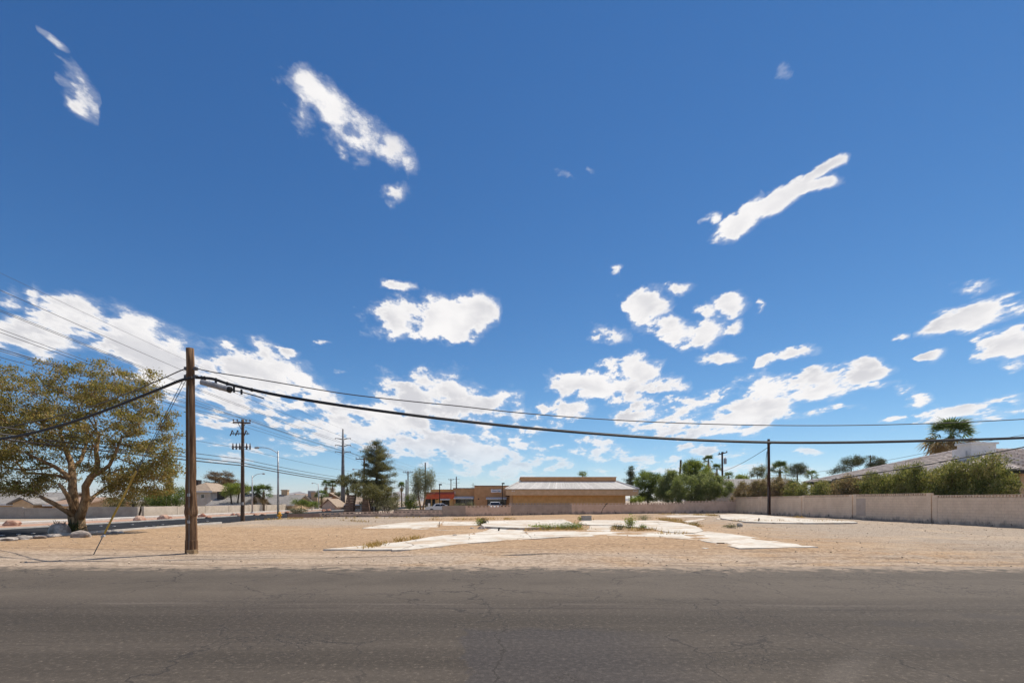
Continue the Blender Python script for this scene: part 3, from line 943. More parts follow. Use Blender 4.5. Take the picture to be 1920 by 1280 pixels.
def crossarm_pole(px, ytop, depth, mat, label, arm_px=16, gear=0, tilt=0.0, detail=True, lean=0.0):
    x = (px - CX) / F * depth
    h = A(px, ytop, depth).z
    t = thing('utility_pole', label, 'utility pole', (x, depth, 0), 'wooden power poles')
    pole_shaft(x, depth, h, 0.16, 0.11, (lean, 0), 10).build('pole_shaft', mat, t, True)
    w = arm_px / F * depth
    za = h - 0.28
    dxx = Vector((1, 0.25, tilt)).normalized()
    cen = Vector((x + lean, depth - 0.14, za))
    MB().beam(cen - dxx * w, cen + dxx * w, 0.10, 0.12).build('crossarm', mat, t)
    for s in (-1, 1):
        MB().beam(cen + dxx * w * 0.45 * s, cen + Vector((0, 0, -0.6)), 0.03, 0.04).build('arm_brace', mat, t)
    for s in ([-0.94, -0.5, 0.5, 0.94] if detail else [-0.9, 0.9]):
        c = cen + dxx * w * s + Vector((0, 0, 0.06))
        MB().lathe(c, [(0.02, 0), (0.02, 0.07), (0.06, 0.09), (0.07, 0.15), (0.03, 0.2)], 8).build('insulator', M['insulator'], t)
    if gear:
        # fused switches and a lower equipment arm
        for dz, wid in ((1.15, 0.62), (2.2, 0.55)):
            MB().beam((x - wid - 0.2, depth - 0.2, h - dz), (x + wid, depth - 0.2, h - dz), 0.07, 0.07).build('equipment_arm', mat, t)
        for i in range(3):
            c = Vector((x - 0.75 + 0.42 * i + (0.25 if i == 2 else 0), depth - 0.3, h - 1.15))
            mbb = MB()
            mbb.tube([c + Vector((-0.08, 0, -0.18)), c + Vector((0.02, 0, 0.02)), c + Vector((0.1, 0, 0.25))], [0.05, 0.035, 0.06], 8)
            mbb.tube([c + Vector((0.1, 0, 0.25)), c + Vector((0.2, 0, 0.1)), c + Vector((0.16, 0, -0.15))], 0.02, 5)
            mbb.build('fuse_switch', M['insulator'], t)
        for i in range(6):
            c = Vector((x - 0.62 + 0.27 * i, depth - 0.28, h - 2.2))
            MB().lathe(c, [(0.05, -0.22), (0.07, -0.18), (0.07, 0.08), (0.03, 0.1), (0.05, 0.16), (0.02, 0.3)], 8).build('cutout', M['steel_dark'] if i % 2 else M['insulator'], t)
        MB().lathe((x + 0.12, depth - 0.25, 1.3), [(0.09, 0), (0.09, 0.22)], 8).build('meter_box', M['lamp_head'], t)
        MB().tube([(x + 0.15, depth - 0.14, 0), (x + 0.13, depth - 0.12, h - 2.4)], 0.03, 6).build('riser_pipe', M['wood_grey'], t)
    return h


W1 = G(455, 977)
h1 = crossarm_pole(455, 786, W1.y, M['wood_grey'], 'brown power pole with crossarm and switchgear at the side street kerb', 15, gear=1)
h2 = crossarm_pole(683, 857, 74.5, M['wood_grey'], 'power pole with a crossarm half hidden behind the tall pine', 15, gear=0)
h3 = crossarm_pole(765, 883, 106, M['wood_grey'], 'distant power pole with crossarm between the fan palm and the willowy tree', 9)
crossarm_pole(845.5, 897, 150, M['wood_grey'], 'distant power pole with crossarm rising over the red shop front', 5, detail=False)
crossarm_pole(1632, 853, 96, M['wood_grey'], 'power pole with crossarm poking out of the round pine behind the house', 10)


def line_y(x0, spans, r, label, group):
    pts = []
    for i in range(len(spans) - 1):
        (ya, za), (yb, zb) = spans[i], spans[i + 1]
        s = sag((x0, ya, za), (x0, yb, zb), 0.006 * abs(yb - ya), 16)
        pts += s if i == 0 else s[1:]
    return wire('power_line', pts, r, M['wire'], label, 'wire', group, 5)


for i, dx in enumerate((-0.62, 0.32, 0.62)):
    line_y(WX + dx, [(-16, h1 + 0.15), (W1.y, h1 - 0.03), (74.5, h2 - 0.03), (106, h3 - 0.03), (200, 7.6)], 0.013, 'bare wire on the %s of the crossarms along the side street' % ('house end', 'inner lot side', 'lot end')[i], 'crossarm wires')
line_y(WX + 0.1, [(-16, 6.4), (W1.y, 5.75), (74.5, 5.6), (106, 5.6)], 0.012, 'single neutral wire halfway up the wooden poles along the side street', None)
for i, (dz, r) in enumerate(((4.92, 0.022), (4.62, 0.035), (4.42, 0.04))):
    line_y(WX + 0.13, [(-16, dz + 0.3), (W1.y, dz), (74.5, dz - 0.35), (106, dz - 0.3)], r, ('upper thin', 'middle', 'lowest thick')[i] + ' black communication cable low on the poles along the side street', 'communication cables')

# ---- tall steel transmission pole across the side street
SX, SY = (643 - CX) / F * 94, 94.0
SH = A(643, 804, SY).z
mono = thing('transmission_pole', 'tall dark steel pole with three pairs of upswept arms across the side street', 'transmission pole', (SX, SY, 0))
MB().tube([(SX, SY, -0.5), (SX, SY, 6), (SX, SY, SH)], [0.42, 0.33, 0.14], 12).build('steel_shaft', M['steel_dark'], mono, True)
HA = [A(643, y, SY).z for y in (822, 834.5, 847)]
for z in HA:
    for s in (-1, 1):
        MB().tube([(SX, SY, z - 0.18), (SX + s * 0.8, SY, z), (SX + s * 1.4, SY, z + 0.1)], [0.10, 0.075, 0.05], 8).build('davit_arm', M['steel_dark'], mono)
        MB().tube([(SX + s * 1.4, SY, z + 0.08), (SX + s * 1.4, SY, z - 0.14)], 0.05, 8).build('insulator', M['insulator'], mono)
for j, z in enumerate(HA):
    for s in (-1, 1):
        pts = sag((SX + s * 1.4, -20, z + 3.2), (SX + s * 1.4, SY, z - 0.14), 0.95, 30) + sag((SX + s * 1.4, SY, z - 0.14), (SX + s * 1.2, 230, z + 1.0), 1.6, 20)[1:]
        wire('transmission_line', pts, 0.017, M['wire'], '%s transmission wire on the %s side of the tall steel pole' % (('top', 'middle', 'bottom')[j], 'street' if s > 0 else 'house'), 'wire', 'transmission lines', 5)
wire('transmission_line', sag((SX, -20, SH + 3.0), (SX, SY, SH), 1.0, 30), 0.010, M['wire'], 'thin shield wire to the very tip of the tall steel pole', 'wire', 'transmission lines', 5)
for px, yt, dep, lab in ((797.5, 867, 190, 'thin dark steel pole tip showing above the willowy tree'), (855.7, 893, 230, 'small dark steel pole standing over the shop parapet'), (887, 905, 320, 'faint tiny steel pole far behind the shop roofs'), (761.5, 899, 200, 'slim dark mast beside the distant crossarm pole')):
    x = (px - CX) / F * dep
    h = A(px, yt, dep).z
    t = thing('steel_pole', lab, 'pole', (x, dep, 0), 'distant steel poles')
    MB().tube([(x, dep, -0.5), (x, dep, h)], [0.42 if dep < 300 else 0.3, 0.24 if dep < 300 else 0.16], 8).build('steel_shaft', M['steel_dark'], t)
    if dep > 200:
        for kx in (0, 1):
            MB().beam((x - 1.6, dep, h - 1.2 - 1.6 * kx), (x + 1.6, dep, h - 1.2 - 1.6 * kx), 0.12, 0.12).build('davit_arm', M['steel_dark'], t)

# ---- street lamps


def street_lamp(x, y, h, reach, rise, label, r=0.085):
    t = thing('street_lamp', label, 'street lamp', (x, y, 0), 'cobra-head street lamps')
    MB().lathe((x, y, 0), [(0.2, -0.1), (0.2, 0.12), (0.13, 0.16)], 10).build('base_plate', M['steel'], t)
    MB().tube([(x, y, 0.1), (x, y, h + 0.25)], [r * 1.25, r * 0.75], 10).build('post', M['steel'], t, True)
    s = 1 if reach > 0 else -1
    arm = [(x, y, h), (x + reach * 0.3, y, h + rise * 0.72), (x + reach * 0.6, y, h + rise), (x + reach * 0.85, y, h + rise * 1.02)]
    MB().tube(curve_pts(arm, 4), 0.035, 6).build('arm', M['steel'], t, True)
    MB().tube([(x + reach * 0.8, y, h + rise * 1.02), (x + reach * 0.86, y, h + rise * 1.0), (x + reach, y, h + rise * 0.97), (x + reach * 1.02, y, h + rise * 0.96)], [0.04, 0.11, 0.09, 0.02], 8).build('lamp_head', M['lamp_head'], t)


L1 = G(521.5, 971.5)
street_lamp(L1.x, L1.y, A(520, 850, L1.y).z, -2.15, 0.55, 'grey street lamp standing behind the yellow hydrant')
street_lamp(A(473, 900, 66).x, 66, A(473, 895, 66).z, 1.6, 0.5, 'grey street lamp across the street in front of the palms')
street_lamp(A(597, 900, 93).x, 93, A(597, 909, 93).z, -1.2, 0.35, 'faint street lamp across the street beside the twin palms')
street_lamp(A(681, 900, 76).x, 76, A(681, 884, 76).z, -1.6, 0.35, 'street lamp head reaching out from behind the tall pine')

# ---- hydrant
hx = G(524, 973.2)
hy = thing('fire_hydrant', 'small yellow fire hydrant at the foot of the street lamp', 'hydrant', hx)
MB().lathe(hx, [(0.17, -0.05), (0.17, 0.06), (0.115, 0.08), (0.11, 0.42), (0.15, 0.44), (0.15, 0.5)], 12).build('barrel', M['hydrant'], hy, False)
MB().lathe(hx + Vector((0, 0, 0.5)), [(0.14, 0), (0.12, 0.09), (0.06, 0.15), (0.035, 0.16), (0.035, 0.21)], 12).build('bonnet', M['hydrant'], hy)
for s in (-1, 1):
    MB().tube([hx + Vector((s * 0.08, 0, 0.36)), hx + Vector((s * 0.2, 0, 0.36))], [0.06, 0.065], 10).build('outlet_cap', M['hydrant'], hy)
MB().tube([hx + Vector((0, -0.08, 0.32)), hx + Vector((0, -0.22, 0.32))], [0.08, 0.085], 10).build('outlet_cap', M['hydrant'], hy)

# ---- poles behind the back wall
xs_ = A(1276, 862, 80).x
t = thing('utility_pole', 'bare dark leaning pole sticking out of the oleander tops', 'utility pole', (xs_ - 0.25, 80, 0))
pole_shaft(xs_ - 0.45, 80, A(1277, 862, 80).z, 0.2, 0.15, (0.5, 0), 8).build('pole_shaft', M['wood_dark'], t)
d_ = 85.0
xt = A(1354, 850, d_).x
ht = A(1354, 847, d_).z
t = thing('utility_pole', 'power pole with a tilted crossarm and a grey transformer can behind the oleanders', 'utility pole', (xt, d_, 0))
pole_shaft(xt + 0.1, d_, ht, 0.18, 0.14, (-0.1, 0), 10).build('pole_shaft', M['wood_dark'], t)
MB().beam((xt - 0.75, d_ - 0.2, ht - 0.45), (xt + 0.95, d_ + 0.3, ht - 0.02), 0.14, 0.16).build('crossarm', M['wood_dark'], t)
for s in (-0.6, 0.1, 0.8):
    MB().lathe((xt + s, d_ - 0.15 + s * 0.25, ht - 0.22 + s * 0.2), [(0.03, 0), (0.08, 0.1), (0.08, 0.2), (0.03, 0.26)], 8).build('insulator', M['insulator'], t)
MB().lathe((xt + 0.42, d_ - 0.2, ht - 2.0), [(0.2, 0), (0.24, 0.05), (0.24, 0.85), (0.2, 0.92), (0.06, 0.95), (0.06, 1.1)], 12).build('transformer', M['steel'], t)
wire('service_wire', sag(A(1439, 839, 56.5), A(1356, 883, 84.5), 0.25), 0.028, M['black'], 'dark wire slanting down from the reddish pole to the transformer pole', 'wire')
wire('service_wire', curve_pts([A(1560, 899, 36), A(1650, 885, 34), A(1720, 874, 33), A(1800, 858.5, 32), A(1870, 847, 31), A(1935, 835, 30)]), 0.035, M['black'], 'thick black service cable slanting across the grey tiled roof', 'cable')
wire('service_wire', curve_pts([A(1200, 896, 92), A(1350, 894, 92), A(1510, 887, 90), A(1660, 863, 80), A(1800, 836, 66), A(1935, 812, 55)]), 0.025, M['wire'], 'thin wire rising past the chimney behind the tiled roof', 'wire')
# ================================================================== trees and shrubs
M['bark'] = surf('pale_brown_bark', (0.17, 0.10, 0.048), (0.43, 0.285, 0.15), 4.0, 0.9, 0.9, 12.0, stretch=(2.0, 2.0, 0.7), c3=(0.27, 0.175, 0.095), s3=1.5)
M['bark_dark'] = surf('dark_bark', (0.035, 0.024, 0.018), (0.095, 0.065, 0.045), 4.0, 0.9, 0.8, 12.0, stretch=(2.0, 2.0, 0.6))
M['palm_trunk'] = surf('palm_trunk', (0.12, 0.08, 0.05), (0.24, 0.17, 0.11), 5.0, 0.9, 0.8, 9.0, stretch=(1, 1, 3.0))
M['lf_main'] = leafmat('olive_leaves', [(0.070, 0.068, 0.022), (0.160, 0.152, 0.042), (0.245, 0.222, 0.062), (0.32, 0.225, 0.092), (0.36, 0.33, 0.145)], 0.48)
M['lf_pine'] = leafmat('pine_needles', [(0.045, 0.051, 0.021), (0.099, 0.105, 0.036), (0.173, 0.162, 0.051), (0.247, 0.217, 0.083)], 0.32)
M['lf_pine_dark'] = leafmat('dark_pine_needles', [(0.029, 0.042, 0.019), (0.072, 0.088, 0.032), (0.136, 0.141, 0.048)], 0.30)
M['lf_brown'] = leafmat('browned_needles', [(0.085, 0.06, 0.034), (0.187, 0.128, 0.068), (0.272, 0.196, 0.111)], 0.30)
M['lf_green'] = leafmat('green_leaves', [(0.043, 0.07, 0.017), (0.102, 0.152, 0.029), (0.181, 0.239, 0.051), (0.275, 0.334, 0.102)], 0.45)
M['lf_bright'] = leafmat('bright_leaves', [(0.065, 0.098, 0.016), (0.15, 0.202, 0.029), (0.26, 0.305, 0.058), (0.338, 0.364, 0.104)], 0.48)
M['lf_grey'] = leafmat('grey_green_leaves', [(0.065, 0.08, 0.046), (0.138, 0.157, 0.09), (0.239, 0.249, 0.152), (0.348, 0.341, 0.246)], 0.42)
M['lf_oleander'] = leafmat('oleander_leaves', [(0.042, 0.060, 0.018), (0.105, 0.135, 0.034), (0.195, 0.215, 0.058), (0.30, 0.285, 0.11), (0.37, 0.30, 0.16)], 0.44)
M['lf_mixed'] = leafmat('pale_oleander_leaves', [(0.06, 0.09, 0.03), (0.14, 0.185, 0.055), (0.24, 0.28, 0.10), (0.40, 0.41, 0.23)], 0.45)
M['lf_dry'] = leafmat('dry_oleander_leaves', [(0.065, 0.075, 0.028), (0.165, 0.145, 0.065), (0.32, 0.235, 0.135), (0.46, 0.355, 0.245)], 0.42)
M['lf_sage'] = leafmat('sage_leaves', [(0.10, 0.10, 0.055), (0.18, 0.175, 0.095), (0.26, 0.245, 0.14)], 0.3)
M['lf_yucca'] = leafmat('yucca_blades', [(0.014, 0.022, 0.009), (0.035, 0.05, 0.018), (0.06, 0.075, 0.028)], 0.15)
M['lf_palm'] = leafmat('palm_fronds', [(0.045, 0.075, 0.021), (0.093, 0.143, 0.033), (0.158, 0.203, 0.06)], 0.35)
M['lf_palm_dead'] = leafmat('dead_palm_fronds', [(0.163, 0.106, 0.044), (0.338, 0.237, 0.106), (0.5, 0.375, 0.188)], 0.35)
M['lf_straw'] = leafmat('straw', [(0.22, 0.135, 0.04), (0.37, 0.25, 0.085), (0.50, 0.37, 0.16)], 0.3)
M['flower'] = surf('oleander_flowers', (0.62, 0.50, 0.44), (0.75, 0.66, 0.58), 9.0, 0.7)


def rand_dirs(n):
    v = RNG.normal(size=(n, 3))
    return v / np.linalg.norm(v, axis=1)[:, None]


def leaves_mesh(name, C, L, Wd, up=0.0, out=None, outw=0.0):
    """one four-cornered leaf per centre: long axis random, biased upwards or along 'out'"""
    n = len(C)
    a = rand_dirs(n)
    a[:, 2] += up
    if out is not None:
        a = a + out * outw
    a /= np.linalg.norm(a, axis=1)[:, None] + 1e-9
    b = np.cross(a, rand_dirs(n))
    b /= np.linalg.norm(b, axis=1)[:, None] + 1e-9
    c = np.cross(a, b)
    l = (L * RNG.uniform(0.65, 1.3, n))[:, None]
    w = (Wd * RNG.uniform(0.7, 1.25, n))[:, None]
    bend = RNG.uniform(-0.18, 0.18, n)[:, None] * l
    V = np.stack([C - a * l * 0.5, C + b * w * 0.5 + c * bend, C + a * l * 0.5, C - b * w * 0.5 + c * bend], 1).reshape(-1, 3)
    Fq = np.arange(4 * n).reshape(-1, 4)
    return fast_mesh(name, V, Fq)


def in_blobs(blobs, n, inner=0.45):
    """clump centres spread through a union of ellipsoids (c, r), thinner towards the middle"""
    vol = np.array([b[1][0] * b[1][1] * b[1][2] for b in blobs]) ** 0.8
    idx = RNG.choice(len(blobs), n, p=vol / vol.sum())
    d = rand_dirs(n)
    rr = (inner ** 3 + (1 - inner ** 3) * RNG.random(n)) ** (1 / 3)
    c = np.array([b[0] for b in blobs])[idx]
    r = np.array([b[1] for b in blobs])[idx]
    return c + d * r * rr[:, None]


def clump_leaves(clumps, crad, per, flat=0.75):
    n = len(clumps)
    k = RNG.poisson(per, n)
    idx = np.repeat(np.arange(n), k)
    off = RNG.normal(size=(len(idx), 3)) * 0.5
    off[:, 2] *= flat
    cr = np.asarray(crad) if hasattr(crad, '__len__') else np.full(n, crad)
    return clumps[idx] + off * cr[idx][:, None], off


def grow(mb, stems, targets, rtip=0.018, power=0.42, rmax=0.2, n=6, wig=0.12, step=0.7):
    """limbs: every target clump is joined to the nearest earlier node; thickness follows the number of twigs carried"""
    nodes, par, fixed = [], [], []
    for pts, rads in stems:
        for i, p in enumerate(pts):
            nodes.append(Vector(p))
            par.append(-1 if i == 0 else len(nodes) - 2)
            fixed.append(rads[i])
        mb.tube([Vector(p) for p in pts], rads, max(n, 9))
    ns = len(nodes)
    root = nodes[0]
    start = [j for j in range(ns) if nodes[j].z > root.z + 0.25 * (max(q.z for q in nodes) - root.z)] or list(range(ns))
    T = sorted([Vector(t) for t in targets], key=lambda t: min((t - nodes[j]).length for j in start))
    arr = [nodes[j] for j in start]
    ids = list(start)
    A_ = np.array([tuple(p) for p in arr])
    for t in T:
        tv = np.array(tuple(t))
        dd = np.linalg.norm(A_ - tv, axis=1) + 0.6 * np.maximum(0, A_[:, 2] - tv[2] + 0.1)
        j = int(np.argmin(dd))
        base, pid = nodes[ids[j]], ids[j]
        L = (t - base).length
        m = max(1, int(L / step))
        new = []
        for q in range(1, m + 1):
            f = q / m
            p = base.lerp(t, f)
            if q < m:
                p = p + Vector((random.uniform(-1, 1), random.uniform(-1, 1), random.uniform(-0.5, 1.0))) * wig * min(L, 1.5)
            nodes.append(p)
            par.append(pid)
            fixed.append(None)
            pid = len(nodes) - 1
            ids.append(pid)
            new.append(tuple(p))
        A_ = np.vstack([A_, np.array(new)])
    cnt = [0] * len(nodes)
    for i in range(len(nodes) - 1, -1, -1):
        cnt[i] = max(cnt[i], 1)
        if par[i] >= 0:
            cnt[par[i]] += cnt[i]
    rad = [min(rmax, rtip * cnt[i] ** power) for i in range(len(nodes))]
    for i in range(ns, len(nodes)):
        p = par[i]
        r0 = min(rad[p], rad[i] * 1.35) if fixed[p] is None else min(fixed[p], rad[i] * 1.35)
        mb.tube([nodes[p], nodes[i]], [r0, rad[i]], n if rad[i] > 0.05 else 4, caps=False)
    return mb


def blob_px(px, py, rx, ry, depth, rd=None, dd=0.0):
    c = A(px, py, depth + dd)
    s = depth / F
    return ((c.x, c.y, c.z), (rx * s, rd if rd else (rx * s + ry * s) / 2, ry * s))


def tree(name, label, base, stems, blobs, n_clumps, crad, per, leaf, mat, bark, cat='tree', group=None, inner=0.45, flat=0.75, up=0.0, rtip=0.016, rmax=0.16, limbs=None, outw=0.0, wig=0.12, crown_name='crown'):
    t = thing(name, label, cat, base, group)
    cl = in_blobs(blobs, n_clumps, inner)
    mb = MB()
    grow(mb, stems, cl if limbs is None else cl[:limbs], rtip, rmax=rmax, wig=wig)
    mb.build('trunk', bark, t, True)
    C, off = clump_leaves(cl, crad * RNG.uniform(0.7, 1.25, n_clumps), per, flat)
    off = off / (np.linalg.norm(off, axis=1)[:, None] + 1e-6)
    bl = np.array(tuple(wloc(t)))
    me = leaves_mesh('crown', C - bl, leaf[0], leaf[1], up, off, outw)
    link(crown_name, me, mat, t)
    return t


def stem(pts):
    return ([p[0] for p in pts], [p[1] for p in pts])


# ---- the big spreading tree at the corner
TB = G(146, 998.5)
TY = TB.y


def tp(px, py, r, dy=0.0):
    return (A(px, py, TY + dy), r)


stems = [
    stem([(Vector((TB.x, TY, -0.2)), 0.50), tp(146, 994, 0.40), tp(145, 984, 0.345), tp(143, 972, 0.36), tp(141, 962, 0.33, 0.1)]),
    stem([tp(141, 966, 0.24, 0.1), tp(139, 950, 0.215, 0.1), tp(138, 935, 0.20, 0.05), tp(136, 915, 0.185, 0.1), tp(136, 895, 0.17, 0.3), tp(134, 870, 0.15, 0.6), tp(124, 845, 0.11, 0.7), tp(112, 810, 0.08, 0.8)]),
    stem([tp(148, 970, 0.24, -0.1), tp(156, 952, 0.20, -0.15), tp(161, 930, 0.17, -0.2), tp(160, 912, 0.165, -0.3), tp(170, 895, 0.15, -0.4), tp(181, 882, 0.14, -0.4), tp(183, 866, 0.12, -0.3), tp(180, 845, 0.10, -0.2), tp(186, 815, 0.07, 0.0)]),
    stem([tp(172, 893, 0.12, -0.4), tp(188, 885, 0.105, -0.6), tp(205, 872, 0.085, -0.8), tp(216, 850, 0.07, -0.9), tp(228, 820, 0.05, -0.8)]),
    stem([tp(146, 972, 0.17, 0.2), tp(155, 958, 0.12, 0.5), tp(164, 944, 0.10, 0.9), tp(176, 930, 0.085, 1.4), tp(200, 912, 0.06, 1.9), tp(225, 898, 0.045, 2.3)]),
    # lopped limbs on the left
    stem([tp(138, 966, 0.14, -0.2), tp(122, 956, 0.125, -0.5), tp(104, 945, 0.11, -0.8), tp(86, 936, 0.095, -1.0), tp(74, 929, 0.075, -1.1)]),
    stem([tp(138, 960, 0.13, -0.25), tp(133, 944, 0.115, -0.5), tp(126, 928, 0.10, -0.7), tp(117, 915, 0.085, -0.8), tp(110, 906, 0.075, -0.85)]),
    stem([tp(137, 905, 0.13, 0.2), tp(122, 888, 0.11, 0.1), tp(102, 874, 0.095, 0.0), tp(76, 862, 0.075, -0.2), tp(50, 850, 0.055, -0.3)]),
    stem([tp(137, 900, 0.10, 0.3), tp(112, 892, 0.085, 0.9), tp(80, 888, 0.07, 1.5), tp(45, 886, 0.05, 2.0)]),
    stem([tp(135, 880, 0.11, 0.5), tp(152, 862, 0.09, 1.2), tp(160, 838, 0.07, 1.7), tp(165, 800, 0.05, 2.0)]),
]
blobs = [
    blob_px(70, 742, 95, 48, TY, 3.2), blob_px(200, 722, 78, 44, TY, 2.8), blob_px(140, 712, 40, 38, TY, 2.0), blob_px(250, 745, 52, 38, TY, 2.2), blob_px(288, 798, 42, 44, TY, 2.2),
    blob_px(180, 800, 120, 52, TY, 3.6), blob_px(40, 815, 100, 62, TY, 3.8), blob_px(250, 862, 66, 40, TY, 2.6), blob_px(30, 885, 78, 42, TY, 2.8), blob_px(235, 905, 46, 26, TY, 1.9),
    blob_px(305, 845, 28, 26, TY, 1.2), blob_px(-70, 790, 95, 80, TY, 3.8), blob_px(10, 715, 40, 26, TY, 2.4), blob_px(62, 905, 34, 18, TY, 1.4), blob_px(318, 860, 16, 12, TY, .6), blob_px(322, 810, 14, 12, TY, .6), blob_px(275, 710, 22, 14, TY, .8),
    blob_px(268, 893, 46, 26, TY, 2.0), blob_px(300, 878, 34, 22, TY, 1.6), blob_px(228, 926, 30, 13, TY, 1.4), blob_px(285, 918, 26, 12, TY, 1.2), blob_px(20, 918, 40, 14, TY, 1.6),
]
big = tree('corner_tree', 'big spreading olive-brown tree with several pale trunks at the street corner', (TB.x, TY, 0), stems, blobs, 860, 0.40, 86, (0.125, 0.055), M['lf_main'], M['bark'], inner=0.30, flat=0.6, rtip=0.011, rmax=0.09, outw=0.25, wig=0.16)


# ---- pines: a straight trunk, tiers of boughs carrying needle tufts
def pine(name, label, base, h, tiers, mat, bark, lean=0.0, leaf=(0.26, 0.03), per=95, r0=0.22, group=None, tuft=0.30):
    base = Vector(base)
    t = thing(name, label, 'tree', base, group)
    mb = MB()
    N = 10
    tr = [base + Vector((lean * (i / N) + random.uniform(-.04, .04), random.uniform(-.04, .04), -0.2 + (h * 0.97 + 0.2) * i / N)) for i in range(N + 1)]
    mb.tube(tr, [r0 * (1 - 0.88 * i / N) for i in range(N + 1)], 9)
    cl, cr = [], []
    for (zf, rad, nb, droop) in tiers:
        a0 = random.uniform(0, 6.28)
        for b in range(nb):
            a = a0 + 6.283 * b / nb + random.uniform(-0.35, 0.35)
            L = rad * random.uniform(0.55, 1.12)
            z = zf * h + random.uniform(-0.04, 0.04) * h
            s = base + Vector((lean * zf, 0, z - 0.12 * L))
            e = base + Vector((lean * zf + math.cos(a) * L, math.sin(a) * L, z + droop * L + random.uniform(-.1, .15)))
            mid = s.lerp(e, 0.5) + Vector((0, 0, -0.06 * L))
            mb.tube([s, mid, e], [0.05 * L ** 0.5, 0.032 * L ** 0.5, 0.012], 4, caps=False)
            m = max(2, int(L / (tuft * 0.62)))
            for q in range(m):
                f = 0.30 + 0.75 * (q + 0.5) / m
                p = s.lerp(e, min(f, 1.02)) + Vector((random.gauss(0, 0.13), random.gauss(0, 0.13), random.gauss(0.05, 0.07))) * (0.4 + L * 0.35)
                cl.append(tuple(p))
                cr.append(tuft * random.uniform(0.75, 1.3))
    mb.build('trunk', bark, t, True)
    cl = np.array(cl)
    C, off = clump_leaves(cl, np.array(cr) * 1.25, per, 0.55)
    off = off / (np.linalg.norm(off, axis=1)[:, None] + 1e-6)
    link('crown', leaves_mesh('crown', C - np.array(tuple(base)), leaf[0], leaf[1], 0.5, off, 1.0), mat, t)
    return t


pb = A(706, 958, 60)
PHT = A(706, 835, 60).z
pine('pine_tree', 'tall layered pine behind the low wall beside the tapered brown pylons', (pb.x, 60, 0), PHT,
     [(0.20, 2.1, 7, -0.06), (0.29, 2.3, 8, -0.04), (0.38, 2.2, 8, -0.02), (0.47, 2.3, 8, 0.0), (0.56, 2.0, 8, 0.05), (0.64, 1.9, 7, 0.10), (0.72, 1.7, 7, 0.16), (0.80, 1.9, 7, 0.22), (0.87, 1.35, 6, 0.35), (0.93, 0.85, 6, 0.6), (0.98, 0.4, 5, 0.9)], M['lf_pine'], M['bark_dark'], r0=0.26, per=75, tuft=0.34)
for px, yt, dep, w, lab in ((404, 885, 88, 1.9, 'brownish pine standing left behind the pale house'), (428, 886, 90, 1.9, 'brownish pine standing right behind the pale house')):
    b = A(px, 958, dep)
    pine('pine_tree', lab, (b.x, dep, -1.2), A(px, yt, dep).z + 1.2, [(0.42, w * 1.1, 7, 0.0), (0.52, w * 1.2, 8, 0.0), (0.62, w * 1.15, 8, 0.05), (0.72, w, 7, 0.1), (0.82, w * 0.8, 6, 0.2), (0.92, w * 0.5, 5, 0.4)], M['lf_brown'], M['bark_dark'], per=60, tuft=0.42, leaf=(0.32, 0.05), group='pines behind the pale house')
pine('pine_tree', 'small dark pointed conifer beside the tan building roof end', (A(1183, 940, 92).x, 92, 0), A(1183, 879, 92).z, [(0.45, 1.3, 6, -.1), (0.55, 1.2, 6, 0), (0.65, 1.05, 6, 0), (0.75, 0.85, 5, .1), (0.85, 0.6, 5, .2), (0.93, 0.4, 4, .4), (0.99, 0.2, 3, .8)], M['lf_pine_dark'], M['bark_dark'], per=60, tuft=0.4, leaf=(0.3, 0.06))

# round-headed pines and broadleaf trees
def simple_tree(label, px, py_base, depth, blobs, n, crad, per, leaf, mat, bark=None, z0=0.0, name='tree', r=0.14, group=None, n_stem=1, spread=0.5, **kw):
    b = A(px, py_base, depth)
    base = Vector((b.x, depth, z0))
    topz = max(bb[0][2] for bb in blobs)
    zc = min(bb[0][2] - 0.5 * bb[1][2] for bb in blobs)
    zc = max(zc, z0 + 0.6)
    st = []
    for i in range(n_stem):
        a = 6.28 * i / max(1, n_stem) + 0.6
        sx = spread * math.cos(a) if n_stem > 1 else 0.0
        sy = spread * math.sin(a) if n_stem > 1 else 0.0
        st.append(([base + Vector((sx * 0.2, sy * 0.2, -0.2)), base + Vector((sx * 0.6, sy * 0.6, (zc - z0) * 0.5)), base + Vector((sx, sy, zc - z0)), base + Vector((sx * 1.3, sy * 1.3, (zc + topz) / 2 - z0))], [r * 1.25, r, r * 0.8, r * 0.35]))
    return tree(name, label, base, st, blobs, n, crad, per, leaf, mat, bark or M['bark_dark'], group=group, rtip=0.012, rmax=r * 0.6, limbs=min(n, 50), **kw)


D = 62
simple_tree('spreading small tree leaning in front of the tall steel pole', 660, 956, D, [blob_px(655, 905, 30, 12, D), blob_px(668, 896, 26, 10, D), blob_px(640, 897, 14, 7, D), blob_px(672, 915, 22, 14, D), blob_px(690, 903, 16, 9, D)], 90, 0.42, 70, (0.16, 0.07), M['lf_pine'], r=0.12, n_stem=2)
simple_tree('bushy olive tree in front of the tall pine trunk', 700, 958, 56, [blob_px(694, 924, 26, 16, 56), blob_px(712, 922, 26, 16, 56), blob_px(676, 918, 18, 13, 56), blob_px(730, 935, 18, 14, 56)], 110, 0.40, 75, (0.15, 0.06), M['lf_pine'], r=0.09, n_stem=3)
simple_tree('rounded brown-green shrub at the foot of the tall pine', 722, 958, 55, [blob_px(722, 949, 22, 9, 55), blob_px(736, 944, 12, 9, 55)], 50, 0.35, 70, (0.12, 0.05), M['lf_sage'], name='shrub', r=0.05, n_stem=3)
D = 78
